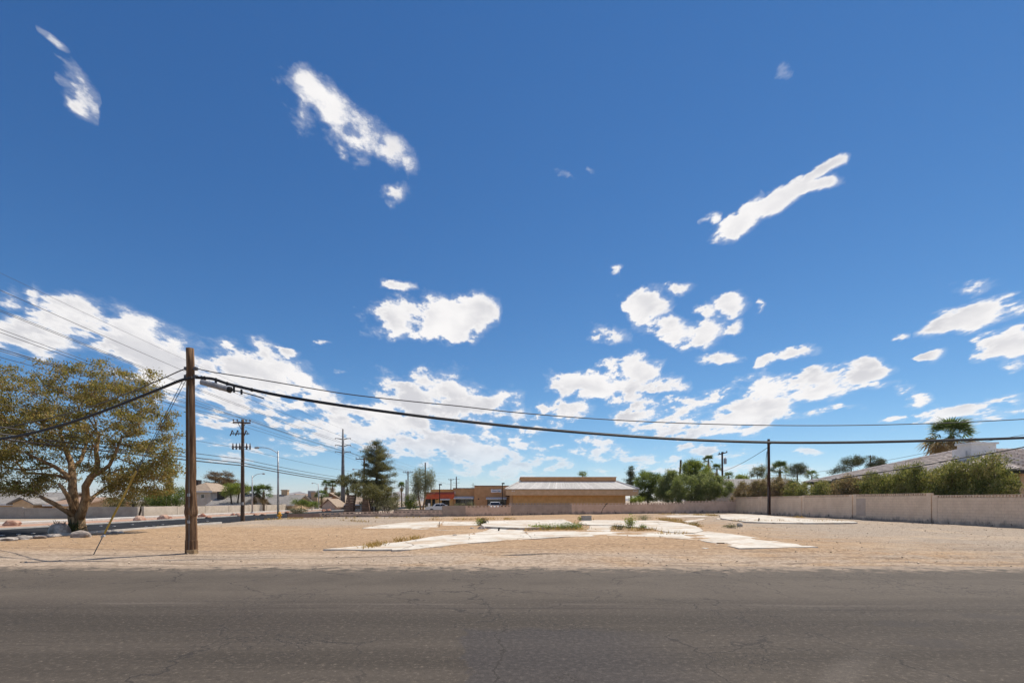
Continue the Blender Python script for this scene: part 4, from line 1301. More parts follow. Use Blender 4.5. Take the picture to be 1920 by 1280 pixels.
simple_tree('willowy tree with hanging grey-green sprays left of the red shop', 791, 958, D, [blob_px(790, 900, 17, 20, D), blob_px(802, 897, 12, 18, D), blob_px(780, 905, 11, 22, D), blob_px(808, 905, 9, 16, D), blob_px(794, 920, 16, 16, D), blob_px(776, 925, 7, 18, D), blob_px(792, 884, 9, 6, D)], 150, 0.55, 60, (0.26, 0.05), M['lf_grey'], M['bark'], r=0.13, n_stem=2, flat=1.4, up=-0.8, inner=0.3)
simple_tree('young bright green tree beside the willowy tree', 769, 958, 76, [blob_px(769, 936, 9, 11, 76), blob_px(766, 944, 9, 9, 76), blob_px(774, 948, 10, 7, 76)], 45, 0.5, 70, (0.16, 0.07), M['lf_bright'], r=0.08)
D = 62
simple_tree('bright round feathery tree in front of the house palms', 440, 962, 70, [blob_px(436, 913, 18, 7, 70), blob_px(446, 918, 20, 10, 70), blob_px(430, 922, 13, 8, 70), blob_px(455, 914, 12, 8, 70)], 90, 0.42, 75, (0.14, 0.06), M['lf_bright'], M['bark_dark'], z0=-1.2, r=0.11, n_stem=2)
simple_tree('wide dark green shrubby tree hanging over the wall behind the big tree', 318, 968, 58, [blob_px(325, 928, 30, 18, 58), blob_px(300, 935, 22, 16, 58), blob_px(342, 938, 16, 16, 58), blob_px(315, 950, 26, 10, 58)], 150, 0.45, 75, (0.15, 0.06), M['lf_green'], z0=-1.2, r=0.12, n_stem=3)
simple_tree('dense brown-green shrub along the shaded wall behind the yellow guard', 255, 968, 60, [blob_px(262, 932, 26, 18, 60), blob_px(235, 940, 24, 14, 60), blob_px(285, 938, 20, 18, 60), blob_px(210, 944, 22, 12, 60)], 140, 0.45, 70, (0.15, 0.06), M['lf_pine'], z0=-1.2, r=0.12, n_stem=3)
simple_tree('green shrub in the yard behind the grey tract-house roofs', 40, 960, 74, [blob_px(45, 918, 26, 7, 74), blob_px(15, 915, 20, 9, 74)], 60, 0.5, 60, (0.16, 0.07), M['lf_green'], z0=-1.2, name='shrub')
simple_tree('low clipped green bush in front of the brown gable house', 565, 958, 80, [blob_px(560, 941, 13, 5, 80), blob_px(573, 943, 9, 4, 80)], 40, 0.45, 60, (0.14, 0.07), M['lf_green'], z0=-0.6, name='shrub', r=0.05)
simple_tree('low clipped green bush left of the third street lamp', 585, 960, 84, [blob_px(583, 945, 10, 4, 84), blob_px(592, 946, 8, 4, 84)], 34, 0.45, 60, (0.14, 0.07), M['lf_green'], z0=-0.6, name='shrub', r=0.05)
simple_tree('pale sage bush on the end of the low brown wall', 558, 968, 51, [blob_px(556, 957, 12, 6, 51), blob_px(568, 958, 9, 5, 51), blob_px(550, 960, 7, 4, 51)], 40, 0.28, 60, (0.09, 0.03), M['lf_sage'], name='shrub', r=0.03, n_stem=3)
simple_tree('small dark tree behind the steel pole across the street', 636, 950, 105, [blob_px(634, 926, 8, 4, 105), blob_px(648, 921, 7, 6, 105)], 30, 0.5, 50, (0.2, 0.08), M['lf_pine_dark'], r=0.1)

# greens right of the tan building
D = 74
simple_tree('dense round green tree right of the tan building', 1215, 960, D, [blob_px(1212, 900, 24, 18, D), blob_px(1230, 906, 18, 18, D), blob_px(1204, 922, 18, 16, D), blob_px(1222, 928, 24, 12, D)], 220, 0.5, 120, (0.16, 0.065), M['lf_green'], r=0.14)
simple_tree('tall loose oleander with pale highlights beside the leaning bare pole', 1258, 960, 70, [blob_px(1258, 906, 22, 18, 70), blob_px(1250, 926, 20, 14, 70), blob_px(1262, 890, 12, 12, 70)], 170, 0.48, 120, (0.19, 0.06), M['lf_mixed'], r=0.08, n_stem=3, up=0.4)
simple_tree('tallest leafy green tree above the oleanders', 1300, 960, 72, [blob_px(1298, 878, 18, 15, 72), blob_px(1312, 884, 18, 14, 72), blob_px(1290, 898, 20, 12, 72), blob_px(1318, 902, 18, 12, 72), blob_px(1300, 868, 9, 8, 72)], 190, 0.5, 115, (0.17, 0.07), M['lf_bright'], r=0.12, n_stem=2)
simple_tree('broad pale green oleander in front of the tall green tree', 1310, 962, 67, [blob_px(1290, 910, 28, 22, 67), blob_px(1325, 908, 28, 22, 67), blob_px(1352, 914, 22, 20, 67), blob_px(1310, 930, 34, 12, 67), blob_px(1270, 930, 18, 12, 67)], 330, 0.46, 125, (0.19, 0.06), M['lf_mixed'], r=0.07, n_stem=4, up=0.5, inner=0.6)
simple_tree('low yellow-green bush under the roof end of the tan building', 1192, 960, 66, [blob_px(1188, 935, 8, 5, 66), blob_px(1202, 936, 6, 5, 66)], 26, 0.4, 60, (0.15, 0.06), M['lf_bright'], name='shrub', r=0.04)
simple_tree('small round green tree beyond the low grey roof', 1392, 950, 92, [blob_px(1391, 896, 12, 6, 92), blob_px(1388, 902, 9, 5, 92)], 40, 0.6, 70, (0.2, 0.09), M['lf_bright'], r=0.1)
simple_tree('thin airy tree left of the reddish pole', 1420, 950, 80, [blob_px(1420, 885, 14, 9, 80), blob_px(1430, 878, 9, 7, 80), blob_px(1410, 890, 8, 5, 80), blob_px(1436, 893, 8, 7, 80)], 60, 0.45, 40, (0.2, 0.08), M['lf_grey'], r=0.08)
D = 92
simple_tree('rounded dark pine behind the low roof right of the fan palm', 1495, 950, D, [blob_px(1490, 878, 13, 7, D), blob_px(1502, 875, 10, 6, D), blob_px(1508, 884, 9, 6, D), blob_px(1484, 888, 10, 6, D)], 70, 0.6, 85, (0.24, 0.05), M['lf_pine_dark'], r=0.14)
D = 95
simple_tree('wide dark pine behind the long grey tiled roof, left of its power pole', 1596, 950, D, [blob_px(1596, 866, 18, 9, D), blob_px(1580, 878, 14, 7, D), blob_px(1610, 862, 12, 8, D), blob_px(1562, 884, 10, 5, D)], 100, 0.65, 90, (0.25, 0.05), M['lf_pine_dark'], r=0.16)
simple_tree('wide dark pine behind the long grey tiled roof, right of its power pole', 1645, 950, D, [blob_px(1645, 868, 14, 8, D), blob_px(1656, 872, 9, 6, D), blob_px(1632, 874, 10, 7, D), blob_px(1640, 862, 8, 5, D)], 80, 0.6, 85, (0.25, 0.05), M['lf_pine_dark'], r=0.16)
simple_tree('tiny tree top peeking over the tan building parapet', 1092, 950, 110, [blob_px(1092, 888, 7, 4, 110)], 14, 0.5, 50, (0.2, 0.08), M['lf_green'], r=0.1)

# ---- the oleander hedge behind the tan block wall, plant by plant
def oleander(label, x, ylo, yhi, h, mat, n, flowers=0, per=115):
    blobs = []
    m = max(2, int((yhi - ylo) / 1.3))
    for i in range(m):
        y = ylo + (yhi - ylo) * (i + 0.5) / m
        hh = h * random.uniform(0.86, 1.04)
        blobs.append(((x + random.uniform(-0.2, 0.2), y, hh * 0.62), (0.95, (yhi - ylo) / m * 0.85, hh * 0.40)))
        blobs.append(((x + random.uniform(-0.3, 0.3), y, hh * 0.35), (1.0, (yhi - ylo) / m * 0.8, hh * 0.33)))
        blobs.append(((x + random.uniform(-0.6, 0.3), y + random.uniform(-.4, .4), hh * 0.9), (0.55, 0.6, hh * 0.13)))
    st = []
    for i in range(m + 1):
        y = ylo + (yhi - ylo) * (i + 0.5) / (m + 1)
        st.append(([Vector((x, y, -0.1)), Vector((x + random.uniform(-.3, .3), y + random.uniform(-.3, .3), h * 0.4)), Vector((x + random.uniform(-.6, .6), y + random.uniform(-.5, .5), h * 0.75))], [0.05, 0.035, 0.015]))
    t = tree('oleander_shrub', label, (x, (ylo + yhi) / 2, 0), st, blobs, n, 0.36, per, (0.19, 0.05), mat, M['bark_dark'], cat='shrub', group='oleander hedge behind the block wall', inner=0.55, flat=1.0, up=0.9, rtip=0.008, rmax=0.03, limbs=30, outw=0.3)
    if flowers:
        cl = in_blobs(blobs, flowers, 0.9)
        cl = cl[cl[:, 2] > h * 0.45]
        link('flowers', leaves_mesh('flowers', cl - np.array(tuple(wloc(t))), 0.07, 0.07), M['flower'], t)['kind'] = 'stuff'
    return t


HXX = 31.9
oleander('tallest dense oleander beside the house wall at the near end of the hedge', HXX, 33.2, 38.6, 4.75, M['lf_oleander'], 330, 150)
oleander('dark green oleander next to the tallest one in the hedge', HXX, 38.8, 42.6, 4.35, M['lf_oleander'], 230, 90)
oleander('olive oleander in the middle of the hedge below the hip roof', HXX, 42.8, 46.4, 4.05, M['lf_oleander'], 190, 60)
oleander('brownish flowering oleander in the middle of the hedge', HXX, 46.6, 49.8, 3.85, M['lf_dry'], 160, 90)
oleander('olive oleander below the far end of the tiled roof', HXX, 50.0, 54.0, 3.6, M['lf_oleander'], 180, 40)
oleander('rounded green oleander right of the reddish pole', HXX - 0.2, 54.2, 57.8, 3.75, M['lf_oleander'], 170, 30)
oleander('sun-browned oleander directly behind the reddish pole', HXX - 0.4, 58.6, 62.0, 4.2, M['lf_dry'], 170, 60)
oleander('brown dried oleander spilling over the corner of the block wall', HXX - 0.8, 62.2, 65.2, 4.0, M['lf_dry'], 170, 60)
oleander('brown-green oleander behind the wall corner next to the pale oleander', HXX - 1.6, 65.6, 68.6, 3.7, M['lf_dry'], 130, 40)


# ---- fan palms
def frond_mesh(name, L, fan, droop, nseg=13, wid=0.055):
    """one fan leaf pointing along +X: stalk and a folded fan of blades with hanging tips"""
    V, Fs = [], []

    def quad(a, b, c, d):
        i = len(V)
        V.extend([a, b, c, d])
        Fs.append((i, i + 1, i + 2, i + 3))
    for (x0, x1) in ((0, 0.5), (0.5, 1.0)):
        z0, z1 = -droop * (x0 * L * 0.5) ** 2, -droop * (x1 * L * 0.5) ** 2
        quad((x0 * L * 0.5, -0.02, z0), (x1 * L * 0.5, -0.015, z1), (x1 * L * 0.5, 0.015, z1), (x0 * L * 0.5, 0.02, z0))
    hx, hz = L * 0.5, -droop * (L * 0.5) ** 2
    for i in range(nseg):
        a = (i / (nseg - 1) - 0.5) * 2 * 1.35
        l = fan * (0.72 + 0.28 * math.cos(a * 0.8)) * random.uniform(0.9, 1.08)
        ca, sa = math.cos(a), math.sin(a)
        n = Vector((-sa, ca, 0))
        z1 = hz - 0.10 * l
        mid = Vector((hx + ca * l * 0.55, sa * l * 0.55, z1 + 0.05 * (1 if i % 2 else -1)))
        tip = Vector((hx + ca * l * 0.92, sa * l * 0.92, z1 - (0.22 + droop) * l))
        h = Vector((hx, 0, hz))
        i0 = len(V)
        w = wid * l
        V.extend([tuple(h), tuple(mid + n * w), tuple(tip), tuple(mid - n * w)])
        Fs.append((i0, i0 + 1, i0 + 2, i0 + 3))
    return raw_mesh(name, V, Fs)


def palm(label, px, py_top, depth, n_live, n_dead, L, fan, z0=0.0, r=0.18, skirt=1.0, group='fan palms', droop=0.12, dead_hang=None, live_el=(-12, 80), dead_scale=0.9, hub_drop=0.72):
    """crown centre a little below py_top"""
    c = A(px, py_top, depth)
    hub = Vector((c.x, depth, c.z - (L * 0.5 + fan) * hub_drop))
    t = thing('fan_palm', label, 'palm tree', (c.x, depth, z0), group)
    mb = MB()
    N = 8
    mb.tube([(c.x + 0.03 * math.sin(i), depth, z0 - 0.2 + (hub.z - z0 + 0.3) * i / N) for i in range(N + 1)], [r * (1.25 - 0.45 * i / N) for i in range(N + 1)], 10)
    mb.build('trunk', M['palm_trunk'], t, True)
    live = [frond_mesh('frond', L, fan, droop * s) for s in (0.6, 1.0, 1.5)]
    dead = [frond_mesh('dead_frond', L * dead_scale, fan * dead_scale, (0.25 if dead_scale < 1 else 0.14) * s, 11, 0.04) for s in (0.6, 1.2)]
    for i in range(n_live):
        el = R(random.uniform(*live_el)) if i > 3 else R(random.uniform(55, 85))
        o = link('frond', live[i % 3], M['lf_palm'], t)
        o.location = hub - Vector((c.x, depth, z0))
        o.rotation_euler = (random.uniform(-.5, .5), -el, 2.399 * i + random.uniform(-.3, .3))
        o.scale = [random.uniform(0.85, 1.1)] * 3
    for i in range(n_dead):
        f = (i + 0.5) / max(1, n_dead)
        el = R(random.uniform(-85, -25)) if dead_hang is None else R(random.uniform(*dead_hang))
        o = link('dead_frond', dead[i % 2], M['lf_palm_dead'], t)
        o.location = hub - Vector((c.x, depth, z0)) - Vector((0, 0, 0.1 + f * skirt))
        o.rotation_euler = (random.uniform(-.6, .6), -el, 2.399 * i + 1.0)
        o.scale = [random.uniform(0.75, 1.15)] * 3
    return t


palm('broad shaggy fan palm with a wide skirt of dead fronds behind the tiled roof', 1783, 784, 54, 50, 80, 2.3, 1.3, r=0.36, skirt=0.3, dead_hang=(-50, 6), live_el=(-4, 82), dead_scale=1.2, hub_drop=0.80, group='fan palms')
palm('thin fan palm top with a shaggy head above the oleanders', 1328, 853, 95, 22, 16, 0.9, 0.9, r=0.14, skirt=1.3)
palm('shorter shaggy fan palm left of the transformer pole', 1344, 870, 92, 20, 22, 0.9, 0.85, r=0.16, skirt=1.4)
palm('half hidden shaggy palm right of the transformer pole', 1366, 884, 90, 16, 16, 0.8, 0.8, r=0.16, skirt=1.2)
palm('low green fan palm right of the reddish pole', 1462, 866, 82, 30, 6, 1.5, 1.1, r=0.2, skirt=0.5, droop=0.1)
palm('small palm with drooping tips in front of the low grey ridge', 1522, 882, 84, 20, 8, 1.1, 0.8, r=0.14, skirt=0.5)
palm('shaggy palm beside the corner pole, just clear of the big tree', 318, 877, 72, 26, 34, 1.0, 0.85, z0=-1.2, r=0.22, skirt=1.6)
palm('green fan palm left of the second street lamp', 475, 911, 74, 26, 8, 1.15, 0.9, z0=-1.2, r=0.18, skirt=0.6)
palm('green fan palm right of the second street lamp', 494, 908, 74, 28, 8, 1.25, 0.95, z0=-1.2, r=0.2, skirt=0.6)
palm('left one of the twin thin palms across the street', 611, 900, 112, 22, 22, 0.8, 0.85, z0=-0.6, r=0.16, skirt=1.6, group='twin palms')
palm('right one of the twin thin palms across the street', 623, 899.5, 112, 22, 22, 0.85, 0.9, z0=-0.6, r=0.16, skirt=1.8, group='twin palms')
palm('low bushy green palm behind the third street lamp', 603, 918, 95, 26, 6, 1.3, 0.95, z0=-0.6, r=0.2, skirt=0.4)
palm('slim lone palm with a small round head between the pine and the willowy tree', 753, 903, 130, 26, 16, 0.6, 0.9, r=0.17, skirt=0.9)

# ---- yucca beside the big tree
yb = G(124, 1000)
yt = thing('yucca_plant', 'dark spiky yucca at the foot of the big tree', 'plant', yb)
C = np.zeros((150, 3))
dirs = rand_dirs(150)
dirs[:, 2] = np.abs(dirs[:, 2]) * 1.0 + 0.15
dirs /= np.linalg.norm(dirs, axis=1)[:, None]
V, Fq = [], []
for i, dv in enumerate(dirs):
    o0 = np.array([random.gauss(0, 0.18), random.gauss(0, 0.15), 0.1])
    s = np.cross(dv, [0, 0, 1.0]) + 1e-3
    s = s / np.linalg.norm(s) * 0.03
    l = random.uniform(0.45, 0.8)
    V += [o0 - s, o0 + s, o0 + dv * l * 0.6 + s * 0.8, o0 + dv * l - np.array([0, 0, 0.05]), o0 + dv * l * 0.6 - s * 0.8]
    Fq.append([5 * i + j for j in range(5)])
link('blades', fast_mesh('blades', np.array(V), np.array(Fq)), M['lf_yucca'], yt)
# ================================================================== block walls
def wall_mat(name, c1, c2, stain=True, brick=None):
    m, k, bs, out = new_mat(name)
    p = pos(k)
    x, y, z = k.sep(p)
    col = k.mix(k.ss(k.noise(p, 1.4, 5.0, 0.6), 0.3, 0.7), c1, c2)
    col = k.mix(k.math('MULTIPLY', k.ss(k.noise(p, 7.0, 5.0, 0.7), 0.5, 0.75), 0.35), col, tuple(c * 0.72 for c in c1))
    if stain:
        # splash-back and damp marks with ragged tops along the foot of the wall
        zz = k.math('ADD', z, k.math('MULTIPLY_ADD', k.noise(k.vmath('MULTIPLY', p, (1, 1, 0.4)), 1.6, 5.0, 0.7), -1.5, 0.75))
        col = k.mix(k.math('MULTIPLY', k.ss(zz, 0.42, 0.02), 0.6), col, (0.15, 0.13, 0.125))
        blot = k.math('MULTIPLY', k.ss(zz, 0.30, 0.10), k.ss(k.noise(p, 3.5, 4.0, 0.6), 0.55, 0.66))
        col = k.mix(k.math('MULTIPLY', blot, 0.8), col, (0.035, 0.03, 0.028))
    k.set(bs.inputs['Base Color'], col)
    bs.inputs['Roughness'].default_value = 0.95
    bs.inputs['Specular IOR Level'].default_value = 0.15
    hgt = k.noise(p, 30.0, 5.0, 0.7)
    if brick:
        # far stretches: the courses are only fine relief
        dv = k.n('ShaderNodeTexBrick', ins={'Vector': k.comb(k.vmath('DOT_PRODUCT', p, (brick[0], brick[1], 0)), z, 0.0), 'Color1': (1, 1, 1), 'Color2': (1, 1, 1), 'Mortar': (0, 0, 0), 'Scale': 1.0, 'Mortar Size': 0.008, 'Brick Width': 0.4064, 'Row Height': 0.2032})
        dv.offset = 0.5
        hgt = k.math('ADD', k.math('MULTIPLY', hgt, 0.3), dv.outputs['Color'])
    b = k.n('ShaderNodeBump', ins={'Strength': 0.5, 'Distance': 0.01, 'Height': hgt})
    k.set(bs.inputs['Normal'], b.outputs[0])
    return m


M['block'] = wall_mat('tan_blocks', (0.67, 0.52, 0.385), (0.77, 0.61, 0.46))
M['mortar'] = wall_mat('wall_mortar', (0.52, 0.40, 0.295), (0.58, 0.45, 0.335))
M['paint_patch'] = surf('grey_cover_paint', (0.45, 0.365, 0.30), (0.50, 0.41, 0.34), 2.0, 0.9)
M['bw_tan'] = wall_mat('back_wall_tan', (0.55, 0.405, 0.31), (0.66, 0.50, 0.39), True, (0.93, 0.36))
M['bw_grey'] = wall_mat('back_wall_grey_paint', (0.33, 0.27, 0.225), (0.40, 0.33, 0.28), True, (0.93, 0.36))
M['bw_brown_shaded'] = wall_mat('back_wall_brown_shaded', (0.22, 0.15, 0.12), (0.30, 0.21, 0.17), False, (0.98, 0.18))  # dark brown: the shade on this stretch is put into its colour
M['far_wall'] = wall_mat('far_wall', (0.46, 0.39, 0.31), (0.58, 0.50, 0.41), False, (0.1, 1.0))
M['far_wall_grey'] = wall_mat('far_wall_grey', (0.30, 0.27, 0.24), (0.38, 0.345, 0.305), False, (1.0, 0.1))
M['crack'] = surf('crack_dark', (0.03, 0.025, 0.02))


def block_mesh(L, Hh, T):
    """a concrete block with eased edges, along +X, front at -Y"""
    bm = bmesh.new()
    bmesh.ops.create_cube(bm, size=1.0)
    for v in bm.verts:
        v.co = Vector(((v.co.x) * L, v.co.y * T, v.co.z * Hh))
    bmesh.ops.bevel(bm, geom=list(bm.edges), offset=0.006, segments=1, affect='EDGES')
    me = bpy.data.meshes.new('block')
    bm.to_mesh(me)
    bm.free()
    return me


def screen_block_mesh(L, Hh, T):
    """pierced top-course block: two rails, end webs, a lens in the middle and points at the ends"""
    mb = MB()
    mb.box(-L / 2, L / 2, -T / 2, T / 2, -Hh / 2, -Hh / 2 + 0.028)
    mb.box(-L / 2, L / 2, -T / 2, T / 2, Hh / 2 - 0.028, Hh / 2)
    h = Hh / 2 - 0.03
    for s in (-1, 1):
        a = s * L / 2
        mb.add([(a, y, z) for y in (-T / 2, T / 2) for z in (-h, h)] + [(a - s * L * 0.16, y, z) for y in (-T / 2, T / 2) for z in (-0.01, 0.01)],
               [(0, 1, 5, 4), (2, 3, 7, 6), (0, 4, 6, 2), (1, 5, 7, 3), (4, 5, 7, 6)])
    c = [(-L * 0.2, 0.0), (-L * 0.1, h * 0.75), (0, h), (L * 0.1, h * 0.75), (L * 0.2, 0.0), (L * 0.1, -h * 0.75), (0, -h), (-L * 0.1, -h * 0.75)]
    n = len(c)
    mb.add([(x, -T / 2 + 0.01, z) for x, z in c] + [(x, T / 2 - 0.01, z) for x, z in c], [tuple(range(n)), tuple(range(2 * n - 1, n - 1, -1))] + [((i + 1) % n, i, n + i, n + (i + 1) % n) for i in range(n)])
    return raw_mesh('screen_block', mb.v, mb.f)


BL, BH, BT = 0.4064, 0.2032, 0.19


def right_wall():
    w = thing('block_wall', 'long tan concrete block wall with a pierced top course in front of the hedge', 'wall', (29.7, 45, 0))
    off = wloc(w)
    bme, sme = block_mesh(BL - 0.013, BH - 0.013, BT), screen_block_mesh(BL - 0.004, BH - 0.004, BT * 0.9)
    bme.materials.append(M['block'])
    sme.materials.append(M['block'])

    def wx(y):
        return 30.35 - (y - 30) * 0.040
    cuts = [(25.0, 36.55, 0.0), (36.65, 44.55, 0.16), (44.65, 51.85, 0.14), (51.95, 59.9, 0.09), (60.0, 66.6, 0.07)]
    nblk = nscr = 0
    ang = math.atan2(1.0, -0.040)
    ux, uy = math.cos(ang), math.sin(ang)
    for pi, (y0, y1, dz) in enumerate(cuts):
        # concrete pilaster at the near end, mortar core, then blocks
        for ya, yb in ((y0, y0 + 0.4), (y1 - 0.4, y1)):
            MB().prism([(wx(ya) - 0.104, ya), (wx(ya) + 0.104, ya), (wx(yb) + 0.104, yb), (wx(yb) - 0.104, yb)], -0.3, 9 * BH + 0.21 + dz).build('pilaster', M['block'], w)
        a, b = y0 + 0.41, y1 - 0.41
        n = int(round((b - a) / BL))
        st = (b - a) / n
        MB().prism([(wx(a) - 0.089, a), (wx(a) + 0.089, a), (wx(b) + 0.089, b), (wx(b) - 0.089, b)], -0.3, 9 * BH + dz - 0.004).build('mortar_core', M['mortar'], w)
        rest = MB()
        tm = [tuple(v.co) for v in bme.vertices]
        tf = [tuple(p.vertices) for p in bme.polygons]
        for r in range(9):
            for i in range(n + (r % 2)):
                yc = a + st * (i + 0.5 - (0.5 if r % 2 else 0.0))
                L = 1.0
                if r % 2 and i == 0:
                    yc, L = a + st * 0.25, 0.5
                elif r % 2 and i == n:
                    yc, L = b - st * 0.25, 0.5
                c = Vector((wx(yc), yc, BH * (r + 0.5) + dz))
                j = random.uniform(-0.0025, 0.0025)
                vis = yc > 28.5
                if nblk < 300 and vis and pi < 2:
                    o = link('block', bme, None, w)
                    o.location = c - off + Vector((j, 0, 0))
                    o.rotation_euler = (0, 0, ang)
                    o.scale = (L * st / BL, 1, 1)
                    nblk += 1
                else:
                    rest.add([(c.x + vx * L * ux - vy * uy + j, c.y + vx * L * uy + vy * ux, c.z + vz) for vx, vy, vz in tm], tf)
        if rest.v:
            rest.build('blocks', M['block'], w)['kind'] = 'stuff'
        for i in range(n):
            yc = a + st * (i + 0.5)
            o = link('screen_block', sme, None, w)
            o.location = Vector((wx(yc), yc, 9.5 * BH + dz)) - off
            o.rotation_euler = (0, 0, ang)
            o.scale = (st / BL, 1, 1)
            nscr += 1
    # over-painted square
    ya, yb = 43.1, 44.15
    MB().obox((wx(43.6) - 0.1, 43.6, 0.95 + 0.16), (ux, uy, 0), (-uy, ux, 0), (0, 0, 1), 0.55, 0.006, 0.72).build('paint_patch', M['paint_patch'], w)


right_wall()

# the back wall, stretch by stretch (pixel along it, its foot row, its top row)
BACK = [
    ('brown', 542, 600, 971.4, 970.2, 963.2, 962.0, 0), ('tan', 600, 647, 970.2, 969.8, 961.6, 960.2, 1), ('tan', 647, 770, 969.8, 968.6, 959.6, 957.8, 1), ('tan', 770, 832, 968.6, 968.4, 957.6, 956.8, 1),
    ('grey', 832, 875, 968.4, 967.8, 947.6, 947.4, 0), ('tan', 875, 918, 967.8, 967.2, 947.6, 947.2, 1), ('tan', 918, 958, 967.2, 966.6, 947.2, 946.8, 1), ('grey', 958, 1072, 966.4, 964.2, 942.8, 942.6, 1),
    ('tan', 1072, 1228, 964.2, 963.0, 943.0, 942.4, 1), ('tan', 1228, 1286, 963.0, 962.4, 942.4, 941.6, 1), ('tan', 1286, 1330, 962.4, 962.2, 938.8, 938.4, 1), ('tan', 1330, 1384, 962.2, 962.0, 938.4, 937.0, 1),
]


def back_wall():
    first = True
    groups = [('block_wall', 'low brown and tan block wall closing the far left of the lot', BACK[:4]), ('block_wall', 'mid-height block wall with two grey painted stretches and a jagged crack across the back of the lot', BACK[4:])]
    for nm, lab, segs in groups:
        p0 = G(segs[0][1], segs[0][3])
        w = thing(nm, lab, 'wall', p0)
        for (kind, pa, pb, fa, fb, ta, tb, scr) in segs:
            a, b = G(pa, fa), G(pb, fb)
            za, zb = A(pa, ta, a.y).z, A(pb, tb, b.y).z
            d = (b - a).normalized()
            nrm = Vector((-d.y, d.x, 0))
            mat = {'brown': M['bw_brown_shaded'], 'tan': M['bw_tan'], 'grey': M['bw_grey']}[kind]
            hs = 0.2 if scr else 0.0
            mb = MB()
            g = d * 0.012
            q = [a + g, b - g, b - g + nrm * 0.2, a + g + nrm * 0.2]
            mb.add([(v.x, v.y, -0.3) for v in q] + [(q[0].x, q[0].y, za - hs), (q[1].x, q[1].y, zb - hs), (q[2].x, q[2].y, zb - hs), (q[3].x, q[3].y, za - hs)], [(3, 2, 1, 0), (4, 5, 6, 7), (0, 1, 5, 4), (1, 2, 6, 5), (2, 3, 7, 6), (3, 0, 4, 7)])
            mb.build('panel', mat, w)
            # pilaster at the stretch's start
            MB().obox(a + nrm * 0.1 + Vector((0, 0, za / 2 - 0.15)), d, nrm, (0, 0, 1), 0.12, 0.105, za / 2 + 0.155).build('pilaster', mat, w)
            if scr:
                L = (b - a).length
                n = max(2, int(L / BL))
                row = MB()
                up = Vector((0, 0, 1))
                for rr in (0.0, 0.2 - 0.045):
                    row.add([*(v + up * (z + rr - 0.2) for v, z in ((a, za), (b, zb), (b + nrm * 0.18, zb), (a + nrm * 0.18, za))), *(v + up * (z + rr + 0.045 - 0.2) for v, z in ((a, za), (b, zb), (b + nrm * 0.18, zb), (a + nrm * 0.18, za)))],
                            [(3, 2, 1, 0), (4, 5, 6, 7), (0, 1, 5, 4), (1, 2, 6, 5), (2, 3, 7, 6), (3, 0, 4, 7)])
                for i in range(n + 1):
                    c = a.lerp(b, i / n) + nrm * 0.09
                    z = za + (zb - za) * i / n
                    row.obox(c + up * (z - 0.1), d, nrm, up, 0.075, 0.085, 0.056)
                row.build('screen_blocks', mat, w)['kind'] = 'stuff'
            if pa == 1072:
                # stepped settlement crack
                def at(px, f):
                    t_ = (px - pa) / (pb - pa)
                    c = a.lerp(b, t_)
                    return c + Vector((0, 0, (za + (zb - za) * t_) * f)) - nrm * 0.004
                cp = [at(1137, 0.97), at(1133, 0.85), at(1134, 0.78), at(1131, 0.70), at(1131, 0.62), at(1128.5, 0.52), at(1128, 0.40), at(1126.5, 0.25), at(1125.5, 0.02)]
                MB().tube(cp, [0.06, 0.045, 0.03, 0.05, 0.03, 0.035, 0.025, 0.03, 0.02], 5).build('crack', M['crack'], w)


back_wall()
# low planter wall in front of the shops, and the walls across the side street
a, b = A(738, 955, 61), A(834, 954, 61)
one('planter_wall', MB().box(a.x, b.x, 61, 61.25, -0.2, a.z), M['bw_grey'], 'low grey planter wall in front of the red shop', 'wall', origin=(a.x, 61, 0))


def far_wall(label, pts, h0, h1, mat, dx):
    w = thing('block_wall', label, 'wall', (pts[0][0], pts[0][1], 0))
    for i in range(len(pts) - 1):
        a, b = Vector((*pts[i], 0)), Vector((*pts[i + 1], 0))
        n = max(1, round((b - a).length / 5.0))
        d = (b - a).normalized()
        nrm = Vector((-d.y, d.x, 0))
        for j in range(n):
            p, q = a.lerp(b, j / n) + d * 0.02, a.lerp(b, (j + 1) / n) - d * 0.02
            h = h0 + (h1 - h0) * (i + j / n) / (len(pts) - 1) + random.choice((0, 0, 0.06, -0.05))
            c = (p + q) / 2
            MB().obox(c + Vector((0, 0, h / 2 - 0.65)), d, nrm, (0, 0, 1), (q - p).length / 2, 0.09, h / 2 + 0.65).build('panel', mat, w)
            MB().obox(p + Vector((0, 0, h / 2 - 0.62)), d, nrm, (0, 0, 1), 0.11, 0.12, h / 2 + 0.65).build('post', mat, w)


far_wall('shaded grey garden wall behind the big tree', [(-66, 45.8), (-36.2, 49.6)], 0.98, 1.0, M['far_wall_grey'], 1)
far_wall('long cream block wall along the far side of the side street', [(-36.0, 50.0), (-36.0, 150.0)], 1.06, 0.9, M['far_wall'], 0)

